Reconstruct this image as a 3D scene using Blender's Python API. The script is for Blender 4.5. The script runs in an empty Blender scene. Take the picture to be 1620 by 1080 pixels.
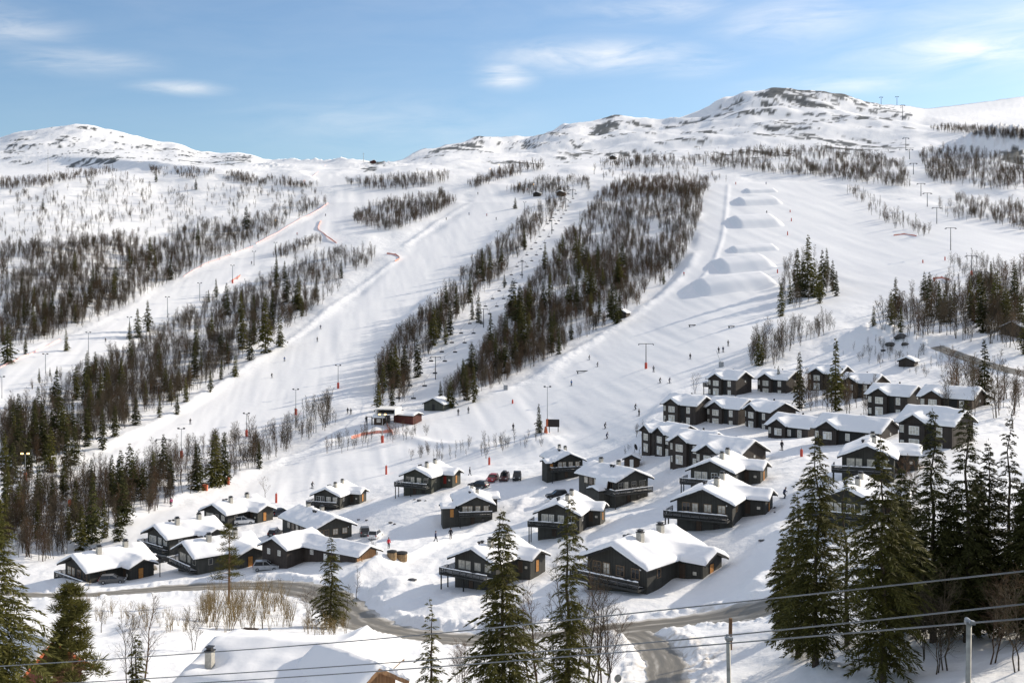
import bpy, math, random
import numpy as np
from mathutils import Vector, Matrix
R = math.radians
F, U0, V0 = 1800.0, 810.0, 450.0          # focal length in photo pixels, principal column, eye-level row
rng = np.random.default_rng(7)
random.seed(7)
scene = bpy.context.scene
COL = scene.collection

# ------------------------------------------------------------------ materials
def mat(name, base=(.5, .5, .5), rough=.8, spec=.3, metal=0., noise=None, bump=None, emit=None, coords='Object'):
    """noise=(scale, amount): colour variation; bump=(kind, scale, strength, distance)"""
    m = bpy.data.materials.new(name); m.use_nodes = True
    nt = m.node_tree; b = nt.nodes['Principled BSDF']
    b.inputs['Base Color'].default_value = (*base, 1)
    b.inputs['Roughness'].default_value = rough
    b.inputs['Specular IOR Level'].default_value = spec
    b.inputs['Metallic'].default_value = metal
    tc = nt.nodes.new('ShaderNodeTexCoord')
    if noise:
        n = nt.nodes.new('ShaderNodeTexNoise'); n.inputs['Scale'].default_value = noise[0]; n.inputs['Detail'].default_value = 5
        nt.links.new(tc.outputs[coords], n.inputs['Vector'])
        r = nt.nodes.new('ShaderNodeMapRange'); r.inputs[1].default_value = .3; r.inputs[2].default_value = .7
        r.inputs[3].default_value = 1 - noise[1]; r.inputs[4].default_value = 1 + noise[1]
        nt.links.new(n.outputs['Fac'], r.inputs[0])
        mx = nt.nodes.new('ShaderNodeVectorMath'); mx.operation = 'SCALE'; mx.inputs[0].default_value = base
        nt.links.new(r.outputs[0], mx.inputs['Scale']); nt.links.new(mx.outputs[0], b.inputs['Base Color'])
    if bump:
        if bump[0] == 'wave':
            t = nt.nodes.new('ShaderNodeTexWave'); t.wave_type = 'BANDS'; t.bands_direction = bump[4] if len(bump) > 4 else 'DIAGONAL'
            t.inputs['Scale'].default_value = bump[1]; t.inputs['Distortion'].default_value = .3
        else:
            t = nt.nodes.new('ShaderNodeTexNoise'); t.inputs['Scale'].default_value = bump[1]; t.inputs['Detail'].default_value = 6
        nt.links.new(tc.outputs[coords], t.inputs['Vector'])
        bp = nt.nodes.new('ShaderNodeBump'); bp.inputs['Strength'].default_value = bump[2]; bp.inputs['Distance'].default_value = bump[3]
        nt.links.new(t.outputs['Fac'], bp.inputs['Height']); nt.links.new(bp.outputs['Normal'], b.inputs['Normal'])
    if emit:
        b.inputs['Emission Color'].default_value = (*emit[0], 1); b.inputs['Emission Strength'].default_value = emit[1]
    return m

def wood(name, base, board=7.0):
    """vertical boards: stripes across x+y in object space, slight colour change board to board, weathering"""
    m = bpy.data.materials.new(name); m.use_nodes = True
    nt = m.node_tree; b = nt.nodes['Principled BSDF']; N = nt.nodes.new; K = nt.links.new
    b.inputs['Roughness'].default_value = .75; b.inputs['Specular IOR Level'].default_value = .25
    tc = N('ShaderNodeTexCoord'); sp = N('ShaderNodeSeparateXYZ'); K(tc.outputs['Object'], sp.inputs[0])
    ad = N('ShaderNodeMath'); ad.operation = 'ADD'; K(sp.outputs[0], ad.inputs[0]); K(sp.outputs[1], ad.inputs[1])
    mu = N('ShaderNodeMath'); mu.operation = 'MULTIPLY'; mu.inputs[1].default_value = board; K(ad.outputs[0], mu.inputs[0])
    fl = N('ShaderNodeMath'); fl.operation = 'FLOOR'; K(mu.outputs[0], fl.inputs[0])
    fr = N('ShaderNodeMath'); fr.operation = 'FRACT'; K(mu.outputs[0], fr.inputs[0])
    wn = N('ShaderNodeTexWhiteNoise'); wn.noise_dimensions = '1D'; K(fl.outputs[0], wn.inputs['W'])
    no = N('ShaderNodeTexNoise'); no.inputs['Scale'].default_value = .9; no.inputs['Detail'].default_value = 6; K(tc.outputs['Object'], no.inputs['Vector'])
    a = N('ShaderNodeMath'); a.operation = 'MULTIPLY_ADD'; a.inputs[1].default_value = .35; a.inputs[2].default_value = .45; K(wn.outputs['Value'], a.inputs[0])
    a2 = N('ShaderNodeMath'); a2.operation = 'MULTIPLY_ADD'; a2.inputs[1].default_value = .8; K(no.outputs['Fac'], a2.inputs[0]); K(a.outputs[0], a2.inputs[2])
    gr = N('ShaderNodeMath'); gr.operation = 'GREATER_THAN'; gr.inputs[1].default_value = .12; K(fr.outputs[0], gr.inputs[0])
    g2 = N('ShaderNodeMath'); g2.operation = 'MULTIPLY_ADD'; g2.inputs[1].default_value = .45; g2.inputs[2].default_value = .55; K(gr.outputs[0], g2.inputs[0])
    a3 = N('ShaderNodeMath'); a3.operation = 'MULTIPLY'; K(a2.outputs[0], a3.inputs[0]); K(g2.outputs[0], a3.inputs[1])
    oi = N('ShaderNodeObjectInfo'); rr = N('ShaderNodeMath'); rr.operation = 'MULTIPLY_ADD'; rr.inputs[1].default_value = .5; rr.inputs[2].default_value = .78; K(oi.outputs['Random'], rr.inputs[0])
    a4 = N('ShaderNodeMath'); a4.operation = 'MULTIPLY'; K(a3.outputs[0], a4.inputs[0]); K(rr.outputs[0], a4.inputs[1])
    mx = N('ShaderNodeVectorMath'); mx.operation = 'SCALE'; mx.inputs[0].default_value = base
    K(a4.outputs[0], mx.inputs['Scale']); K(mx.outputs[0], b.inputs['Base Color'])
    return m

M = {}
M['wall_grey'] = wood('dark_stained_boards', (.056, .055, .048))
M['wall_green'] = wood('greenish_boards', (.06, .062, .05))
M['wall_brown'] = wood('brown_black_boards', (.048, .039, .033))
M['wall_rust'] = wood('rusty_brown_boards', (.065, .045, .032))
M['wall_red'] = wood('red_boards', (.095, .032, .025))
M['wall_bare'] = wood('bare_pine_boards', (.30, .17, .085))
M['fascia'] = mat('fascia_boards', (.022, .022, .021), .7, noise=(3, .3))
M['door_orange'] = mat('oiled_pine_door', (.42, .19, .05), .6, noise=(4, .2))
M['door_red'] = mat('red_door', (.20, .02, .015), .55, noise=(4, .15))
M['white_trim'] = mat('white_trim', (.75, .74, .70), .6, noise=(6, .08))
M['pale_trim'] = mat('weathered_trim', (.38, .36, .31), .6, noise=(6, .15))
M['warm_trim'] = mat('oiled_trim', (.22, .15, .09), .6, noise=(6, .15))
M['glass'] = mat('window_glass', (.035, .035, .035), .06, .6)
M['curtain'] = mat('drawn_blind_behind_glass', (.52, .49, .42), .18, .6, noise=(2.2, .3))
M['chimney'] = mat('rendered_chimney', (.42, .40, .35), .9, noise=(5, .2), bump=('noise', 12, .4, .02))
M['black_metal'] = mat('black_sheet_metal', (.018, .018, .02), .45, .5)
M['steel'] = mat('galvanised_steel', (.30, .31, .32), .45, .5, .5, noise=(4, .2))
M['dark_steel'] = mat('dark_steel', (.06, .06, .065), .5, .5, .3)
M['lamp_white'] = mat('white_lamp_globe', (.85, .85, .82), .4)
M['orange'] = mat('orange_padding', (.50, .13, .06), .7, noise=(3, .2))
M['red'] = mat('red_marker', (.50, .08, .05), .6, noise=(5, .2))
M['net'] = mat('safety_net', (.80, .36, .28), .8, noise=(2.5, .25))
M['net_pink'] = mat('faded_safety_net', (.82, .52, .50), .8, noise=(1.5, .2))
M['rubber'] = mat('tyre_rubber', (.015, .015, .016), .85)
M['deck'] = wood('deck_boards', (.055, .055, .052), 6)
M['cable'] = mat('cable_sheath', (.15, .155, .16), .45, .5, noise=(.6, .45))
M['galv_pole'] = mat('weathered_pole', (.34, .33, .29), .6, .4, .1, noise=(5, .3))
M['stone'] = mat('grey_boulder', (.10, .10, .10), .9, noise=(1.2, .5), bump=('noise', 2.5, .8, .1))
M['compost'] = mat('timber_bin', (.25, .17, .09), .8, noise=(4, .3))
M['board'] = mat('dark_signboard', (.028, .022, .02), .7, noise=(2, .2))
M['amber'] = mat('lit_lamp_head', (.9, .6, .3), .5, emit=((1, .62, .25), 2.0))

def needles(name, c, spread=.45):
    """spruce needles: colour differs from spray to spray"""
    m = bpy.data.materials.new(name); m.use_nodes = True
    nt = m.node_tree; b = nt.nodes['Principled BSDF']; N = nt.nodes.new; K = nt.links.new
    b.inputs['Roughness'].default_value = .75; b.inputs['Specular IOR Level'].default_value = .2
    g = N('ShaderNodeNewGeometry'); oi = N('ShaderNodeObjectInfo')
    tc = N('ShaderNodeTexCoord'); no = N('ShaderNodeTexNoise'); no.inputs['Scale'].default_value = .55; no.inputs['Detail'].default_value = 3
    K(tc.outputs['Object'], no.inputs['Vector'])
    a = N('ShaderNodeMath'); a.operation = 'MULTIPLY_ADD'; a.inputs[1].default_value = spread * 2; a.inputs[2].default_value = 1 - spread
    K(g.outputs['Random Per Island'], a.inputs[0])
    r = N('ShaderNodeMath'); r.operation = 'MULTIPLY_ADD'; r.inputs[1].default_value = .5; r.inputs[2].default_value = .75; K(oi.outputs['Random'], r.inputs[0])
    a2 = N('ShaderNodeMath'); a2.operation = 'MULTIPLY'; K(a.outputs[0], a2.inputs[0]); K(r.outputs[0], a2.inputs[1])
    mixc = N('ShaderNodeMix'); mixc.data_type = 'RGBA'; mixc.inputs['A'].default_value = (*c, 1)
    mixc.inputs['B'].default_value = (c[0] * 1.5, c[1] * 1.25, c[2] * .7, 1); K(no.outputs['Fac'], mixc.inputs['Factor'])
    mx = N('ShaderNodeVectorMath'); mx.operation = 'SCALE'; K(mixc.outputs['Result'], mx.inputs[0]); K(a2.outputs[0], mx.inputs['Scale'])
    K(mx.outputs[0], b.inputs['Base Color'])
    tr = N('ShaderNodeBsdfTranslucent'); K(mx.outputs[0], tr.inputs['Color'])
    ms = N('ShaderNodeMixShader'); ms.inputs[0].default_value = .25
    K(b.outputs[0], ms.inputs[1]); K(tr.outputs[0], ms.inputs[2]); K(ms.outputs[0], nt.nodes['Material Output'].inputs['Surface'])
    return m
M['spruce'] = needles('spruce_needles', (.074, .078, .024))
M['spruce_dark'] = needles('dark_spruce_needles', (.042, .048, .018))
M['pine'] = needles('pine_needles', (.075, .078, .026))
M['bark'] = mat('spruce_bark', (.06, .045, .035), .9, noise=(5, .4))
M['pine_bark'] = mat('pine_bark', (.17, .10, .055), .9, noise=(4, .35))
M['birch'] = needles('bare_birch_twigs', (.064, .056, .050), .5)
M['birch_red'] = needles('reddish_birch_twigs', (.076, .052, .041), .5)
M['willow'] = needles('straw_willow_stems', (.15, .122, .075), .45)
M['snow_roof'] = mat('roof_snow', (.88, .88, .885), .65, .25, bump=('noise', 2.2, .12, .15))

# ------------------------------------------------------------------ mesh builder
class MB:
    def __init__(s): s.v = []; s.f = []
    def add(s, vs, fs, T=None):
        o = len(s.v)
        s.v += [tuple(T @ Vector(p)) for p in vs] if T is not None else [tuple(p) for p in vs]
        s.f += [tuple(o + i for i in f) for f in fs]
        return s
    def box(s, x0, x1, y0, y1, z0, z1, T=None):
        return s.add([(x0, y0, z0), (x1, y0, z0), (x1, y1, z0), (x0, y1, z0), (x0, y0, z1), (x1, y0, z1), (x1, y1, z1), (x0, y1, z1)],
                     [(0, 3, 2, 1), (4, 5, 6, 7), (0, 1, 5, 4), (1, 2, 6, 5), (2, 3, 7, 6), (3, 0, 4, 7)], T)
    def prism(s, poly, a, b, axis='y', T=None):
        """poly: (p, z) list, extruded along axis from a to b"""
        n = len(poly)
        def P(p, z, t): return (p, t, z) if axis == 'y' else (t, p, z)
        vs = [P(p, z, a) for p, z in poly] + [P(p, z, b) for p, z in poly]
        fs = [tuple(range(n)), tuple(range(2 * n - 1, n - 1, -1))] + [(i, i + n, (i + 1) % n + n, (i + 1) % n) for i in range(n)]
        return s.add(vs, fs, T)
    def tube(s, pts, rad, n=6, cap=True):
        pts = [Vector(p) for p in pts]; k = len(pts)
        rad = list(rad) if hasattr(rad, '__len__') else [rad] * k
        o = len(s.v)
        for i, p in enumerate(pts):
            d = (pts[min(i + 1, k - 1)] - pts[max(i - 1, 0)]).normalized()
            a = d.cross(Vector((0, 0, 1)) if abs(d.z) < .9 else Vector((1, 0, 0))).normalized(); b = d.cross(a)
            for j in range(n):
                t = 2 * math.pi * j / n
                s.v.append(tuple(p + a * math.cos(t) * rad[i] + b * math.sin(t) * rad[i]))
        for i in range(k - 1):
            for j in range(n):
                s.f.append((o + i * n + j, o + i * n + (j + 1) % n, o + (i + 1) * n + (j + 1) % n, o + (i + 1) * n + j))
        if cap:
            s.f.append(tuple(o + j for j in range(n))[::-1]); s.f.append(tuple(o + (k - 1) * n + j for j in range(n)))
        return s
    def lathe(s, prof, n=12, T=None):
        vs = []; fs = []
        for r, z in prof:
            for j in range(n):
                t = 2 * math.pi * j / n; vs.append((r * math.cos(t), r * math.sin(t), z))
        k = len(prof)
        for i in range(k - 1):
            for j in range(n):
                fs.append((i * n + j, i * n + (j + 1) % n, (i + 1) * n + (j + 1) % n, (i + 1) * n + j))
        fs.append(tuple(range(n))[::-1]); fs.append(tuple((k - 1) * n + j for j in range(n)))
        return s.add(vs, fs, T)
    def build(s, name, m, parent=None, smooth=False, bevel=0):
        me = bpy.data.meshes.new(name); me.from_pydata(s.v, [], s.f)
        return link(name, me, m, parent, smooth, bevel)

def link(name, me, m, parent=None, smooth=False, bevel=0):
    if m is not None and not me.materials:
        for x in (m if isinstance(m, (list, tuple)) else [m]): me.materials.append(x)
    if smooth: me.polygons.foreach_set('use_smooth', np.ones(len(me.polygons), bool))
    me.update()
    o = bpy.data.objects.new(name, me); COL.objects.link(o)
    if parent is not None: o.parent = parent
    if bevel:
        bv = o.modifiers.new('bevel', 'BEVEL'); bv.width = bevel; bv.segments = 2; bv.limit_method = 'ANGLE'
    return o

def np_mesh(name, V, T=None, Q=None, smooth=False):
    """fast mesh from numpy arrays of triangles and / or quads"""
    me = bpy.data.meshes.new(name)
    parts = []; sizes = []
    if Q is not None and len(Q): parts.append(np.asarray(Q).ravel()); sizes += [4] * len(Q)
    if T is not None and len(T): parts.append(np.asarray(T).ravel()); sizes += [3] * len(T)
    li = np.concatenate(parts).astype(np.int32); sizes = np.array(sizes, np.int32)
    me.vertices.add(len(V)); me.vertices.foreach_set('co', np.asarray(V, np.float32).ravel())
    me.loops.add(len(li)); me.loops.foreach_set('vertex_index', li)
    me.polygons.add(len(sizes)); st = np.concatenate([[0], np.cumsum(sizes)[:-1]]).astype(np.int32)
    me.polygons.foreach_set('loop_start', st)
    if smooth: me.polygons.foreach_set('use_smooth', np.ones(len(sizes), bool))
    me.update(calc_edges=True); me.validate()
    return me

def tag(o, label=None, cat=None, group=None, kind=None):
    if label: o['label'] = label
    if cat: o['category'] = cat
    if group: o['group'] = group
    if kind: o['kind'] = kind
    return o
def thing(name, loc, rz=0, label=None, cat=None, group=None):
    o = bpy.data.objects.new(name, None); COL.objects.link(o); o.empty_display_size = .2
    o.location = loc; o.rotation_euler = (0, 0, rz)
    return tag(o, label, cat, group)
def copy_tree(o, parent=None):
    c = o.copy(); COL.objects.link(c)
    if parent is not None: c.parent = parent
    for ch in list(o.children): copy_tree(ch, c)
    return c

# ------------------------------------------------------------------ noise
def _hash(i, j, s):
    h = (i.astype(np.int64) * 374761393 + j.astype(np.int64) * 668265263 + s * 1442695041) & 0xffffffff
    h = ((h ^ (h >> 13)) * 1274126177) & 0xffffffff
    return ((h ^ (h >> 16)) & 0xffff) / 65535.0 * 2 - 1
def vnoise(x, y, s=0):
    xi = np.floor(x); yi = np.floor(y); fx = x - xi; fy = y - yi
    fx = fx * fx * fx * (fx * (fx * 6 - 15) + 10); fy = fy * fy * fy * (fy * (fy * 6 - 15) + 10)
    a = _hash(xi, yi, s); b = _hash(xi + 1, yi, s); c = _hash(xi, yi + 1, s); d = _hash(xi + 1, yi + 1, s)
    return (a + (b - a) * fx) * (1 - fy) + (c + (d - c) * fx) * fy
def fbm(x, y, o=4, s=0):
    t = 0; a = 1; n = 0
    for k in range(o):
        t = t + a * vnoise(x * 2 ** k + 17.3 * k, y * 2 ** k - 9.1 * k, s + k); n += a; a *= .5
    return t / n
def in_poly(px, py, poly):
    ins = np.zeros(np.shape(px), bool); n = len(poly)
    for i in range(n):
        x1, y1 = poly[i]; x2, y2 = poly[(i + 1) % n]
        if y1 == y2: continue
        c = ((y1 > py) != (y2 > py)) & (px < (x2 - x1) * (py - y1) / (y2 - y1) + x1)
        ins ^= c
    return ins
# ------------------------------------------------------------------ where the houses stand: the gable peak seen in the photo and its distance
def spot(u, v, y): return Vector(((u - U0) / F * y, y, (V0 - v) / F * y))
CABINS = [  # peak column, peak row, metres, yaw, floor above ground, label, options
 (966.7, 860, 148, -41, .5, 'nearest cabin above the road, orange door in its sunlit wing and two chimneys', dict(W=9.6, L=13.2, wing=('+x', 2.7, 4.0, 4.8), seed=1, warm=True, posts=0, deck_d=1.7)),
 (745, 866, 163, -35, 2.2, 'lone balcony cabin on posts just above the road bend', dict(sc=0.82, W=9.0, L=11.6, wing=('+x', 2.8, 3.0, 4.8), seed=2, posts=3, deck_d=2.4)),
 (881, 795, 184, -18, 2.0, 'cabin behind the two-topped spruce, dark car parked at its back', dict(sc=0.76, W=9.2, L=13, wing=('+x', 2.4, 3.0, 4.6), seed=3, posts=2, deck_d=2.0)),
 (754, 784, 222, 10, 1.9, 'cabin with a lean-to shed and brown door, facing the small car park', dict(sc=0.76, W=8.6, L=13, wing=('+x', 3.6, 2.6, 4.0), seed=4, posts=1, deck_d=1.6, left_wing=(-4.0, 4.2, 4.2, 1.6), wing_door=False, rail_left=False, tan=.44)),
 (656.7, 740, 245, -25, 1.9, 'highest balcony cabin on the slope side, red door and long rail', dict(sc=0.80, W=8.6, L=12, wing=('+x', 2.4, 3.2, 4.8), seed=5, posts=3, deck_d=2.2, wall='wall_green', red_door=True)),
 (514, 772, 258, -19, 1.2, 'cabin behind the long grey-roofed lodge, dark balcony in shade', dict(sc=0.77, W=8.6, L=12, wing=('+x', 2.2, 3.4, 4.6), seed=6, posts=0, deck_d=1.8)),
 (531, 817, 222, 36, .8, 'long lodge with a shaded grey snow roof and glazed side wall', dict(sc=0.85, W=9.6, L=17, wing=None, seed=7, deck_=False, side_windows=True, chim=(-1, 5), tan=.40, hw=2.7)),
 (335, 796, 243, -36, .3, 'rearmost cabin of the lower cluster, white cars by its orange door', dict(sc=0.87, W=8.8, L=12.8, wing=('+x', 2.8, 3.2, 5.0), seed=8, deck_=False)),
 (242.5, 830, 226, -43, .9, 'cabin in the middle of the lower cluster with a covered balcony', dict(sc=0.93, W=9.0, L=12.8, wing=('+x', 2.6, 3.2, 5.0), seed=9, posts=1, deck_d=1.6)),
 (112.5, 877, 203, -42, .3, 'cabin behind the big ploughed heap, car with roof box at its door', dict(sc=0.97, W=9.4, L=12.4, wing=('+x', 2.6, 2.6, 5.0), seed=10, posts=0, deck_d=1.4)),
 (287.5, 856, 205, -50, .5, 'cabin partly hidden by the slender pine, long snowy wing behind', dict(sc=0.95, W=8.8, L=12.6, wing=('+x', 2.8, 3.6, 5.2), seed=11, posts=0, deck_d=1.5)),
 (902.5, 716, 246, 18, 2.1, 'small cabin at the upper edge of the car park, terrace rail in front', dict(sc=0.74, W=8.6, L=11, wing=None, seed=13, posts=1, deck_d=1.8, left_wing=(-3.4, 2.6, 4.2, 1.9), chim=(0, 3.4), tan=.43)),
 (1005, 742, 214, 33, 2.3, 'wide lodge with a wrap-around balcony and glazed long wall', dict(sc=0.82, W=9.6, L=14, wing=None, seed=14, posts=1, deck_d=2.2, side_windows=True, chim=(-1, 5), tan=.41, hw=2.6, left_wing=(-3.0, 3.0, 3.6, .3), lw_door=False)),
 (1123, 727, 190, -28, 1.9, 'balcony cabin between two others, below the black row houses', dict(sc=0.82, W=9.0, L=13, wing=('+x', 2.6, 3.8, 5.2), seed=15, posts=2, deck_d=2.0)),
 (1111, 771, 166, -26, 1.7, 'cabin with a carport wing and a long dark balcony', dict(sc=0.87, W=9.6, L=13.5, wing=('+x', 2.4, 4.0, 5.2), seed=16, posts=2, deck_d=2.2)),
 (1372, 703, 172, -21, 1.7, 'cabin behind the spruces just below the big two-storey house', dict(sc=0.82, W=9.2, L=13, wing=('+x', 2.6, 4.0, 5.2), seed=17, posts=2, deck_d=2.0)),
 (1338, 771, 150, -28, .8, 'half-hidden cabin inside the spruce cluster, only its snowy roof clear', dict(sc=0.80, W=9.2, L=13, wing=('+x', 2.6, 3.6, 5.0), seed=18, posts=0, deck_d=1.8, wall='wall_green')),
]
ROWS = [  # peak of the blank right-hand gable
 (1180, 587, 303, -44, -.9, 'upper row house nearest the piste, balcony on its outer end', dict(sc=0.90, seed=31, balcony=True, Lx=10)),
 (1259, 587, 303, -44, -.9, 'upper row house with a small spruce against its front', dict(sc=0.90, seed=32)),
 (1341, 578, 298, -42, -.9, 'upper row house between two tall spruces', dict(sc=0.90, seed=33)),
 (1396, 592, 284, -44, -.9, 'upper row house behind the reddish birches', dict(sc=0.90, seed=34, wall='wall_rust')),
 (1453, 609, 248, -44, -.9, 'dark upper row house standing clear beside the brown one', dict(sc=0.94, seed=35)),
 (1553, 613, 232, -42, -2.2, 'brown row house at the far end, hidden by bare birches', dict(sc=0.90, seed=36, wall='wall_rust', Lx=12)),
 (1118, 626, 270, -42, -.9, 'middle row house nearest the piste', dict(sc=0.90, seed=37, Lx=10.5)),
 (1186, 631, 266, -44, -.9, 'middle row house between the first and the edge-on one', dict(sc=0.90, seed=38)),
 (1242, 636, 256, -62, -.9, 'middle row house turned edge-on above the low one', dict(sc=0.90, seed=39)),
 (1300, 659, 240, -48, .1, 'shorter of the two low single-storey row houses', dict(sc=0.94, storeys=1, Lx=11, seed=40, long=True)),
 (1411, 662, 213, -42, .1, 'longest single-storey row house with five white windows', dict(sc=0.94, storeys=1, Lx=14, D=8.5, seed=41, long=True)),
 (1529, 648, 190, -44, -.7, 'big two-storey house behind the spruce tops', dict(sc=0.94, Lx=10, D=8.6, seed=42)),
 (1060, 669, 250, -66, -.9, 'narrow row house end standing alone on the snow bank', dict(sc=0.94, Lx=6.5, D=7, seed=43)),
 (1092, 672, 244, -62, -1.2, 'row house of which mainly a snowy roof shows behind the tall one', dict(sc=0.94, Lx=8, seed=44)),
 (1137, 683, 228, -48, -.9, 'two-storey row house above the balcony cabins', dict(sc=0.94, Lx=9.5, seed=45)),
 (1195, 695, 208, -44, .6, 'low wide row house with a blank gable over the balcony cabins', dict(sc=0.94, storeys=1, Lx=10, D=9.4, seed=46)),
]
def rot2(yaw, x, y): c, s = math.cos(R(yaw)), math.sin(R(yaw)); return c * x - s * y, s * x + c * y
PADS = []
for i, (u, v, y, yaw, lift, lab, kw) in enumerate(CABINS):
    q = kw.get('sc', 1.); W, L_, tan, hw = kw.get('W', 9), kw.get('L', 14), kw.get('tan', .42), kw.get('hw', 2.55)
    a = spot(u, v, y); dx, dy = rot2(yaw, 0, (-L_ / 2 - 1.25) * q); o = Vector((a.x - dx, a.y - dy, a.z - (hw + W / 2 * tan + .24 + .28) * q)); lift *= q
    CABINS[i] = (o, yaw, lab, kw); PADS.append((o.x, o.y, o.z - lift, 10.))
    if kw.get('wing'): dx, dy = rot2(yaw, (W / 2 + 3.2) * q, kw['wing'][1] * q); PADS.append((o.x + dx, o.y + dy, o.z - .2 - .35 * lift, 6.))
    dx, dy = rot2(yaw, 0, (-L_ / 2 - 2.2) * q); PADS.append((o.x + dx, o.y + dy, o.z - lift * 1.25 - .5, 6.))
for i, (u, v, y, yaw, lift, lab, kw) in enumerate(ROWS):
    Lx, D = kw.get('Lx', 10.), kw.get('D', 8.); ev = 5.0 if kw.get('storeys', 2) == 2 else 2.55
    q = kw.get('sc', 1.); a = spot(u, v, y); dx, dy = rot2(yaw, (Lx / 2 + .55) * q, 0); o = Vector((a.x - dx, a.y - dy, a.z - (ev + D / 2 * .46 + .24 + .25) * q))
    ROWS[i] = (o, yaw, lab, kw); PADS.append((o.x, o.y, o.z - lift, 9.))
NEARHOUSE = spot(342, 1003, 92) - Vector((0, 0, 4.9)); PADS += [(NEARHOUSE.x + a, NEARHOUSE.y + b, NEARHOUSE.z - .4, 9.) for a, b in ((2, -1), (8, -3), (13, -2), (10, -8), (17, -2))]
SERVICE = (spot(430, 850, 200), -36)
PADS.append((SERVICE[0].x + 5, SERVICE[0].y + 5, SERVICE[0].z - 4.6, 9.))
# ------------------------------------------------------------------ terrain
SKY = [(-700, 236), (-300, 226), (0, 217), (30, 207), (64, 203), (106, 200), (118, 200), (148, 203), (197, 211), (257, 226), (279, 225), (313, 239),
       (336, 242), (373, 241), (395, 244), (425, 254), (454, 252), (494, 254), (523, 256), (548, 252), (593, 257), (627, 253), (642, 249), (701, 230),
       (750, 220), (800, 222), (830, 217), (851, 207), (906, 190), (937, 188), (977, 177), (1023, 177), (1043, 180), (1104, 177), (1144, 160),
       (1185, 147), (1235, 143), (1306, 144), (1337, 152), (1372, 161), (1407, 165), (1438, 167), (1458, 172), (1509, 167), (1559, 161), (1610, 154),
       (1800, 150), (2320, 170)]
SX = np.array([p[0] for p in SKY], float); SY = np.array([p[1] for p in SKY], float)
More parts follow.
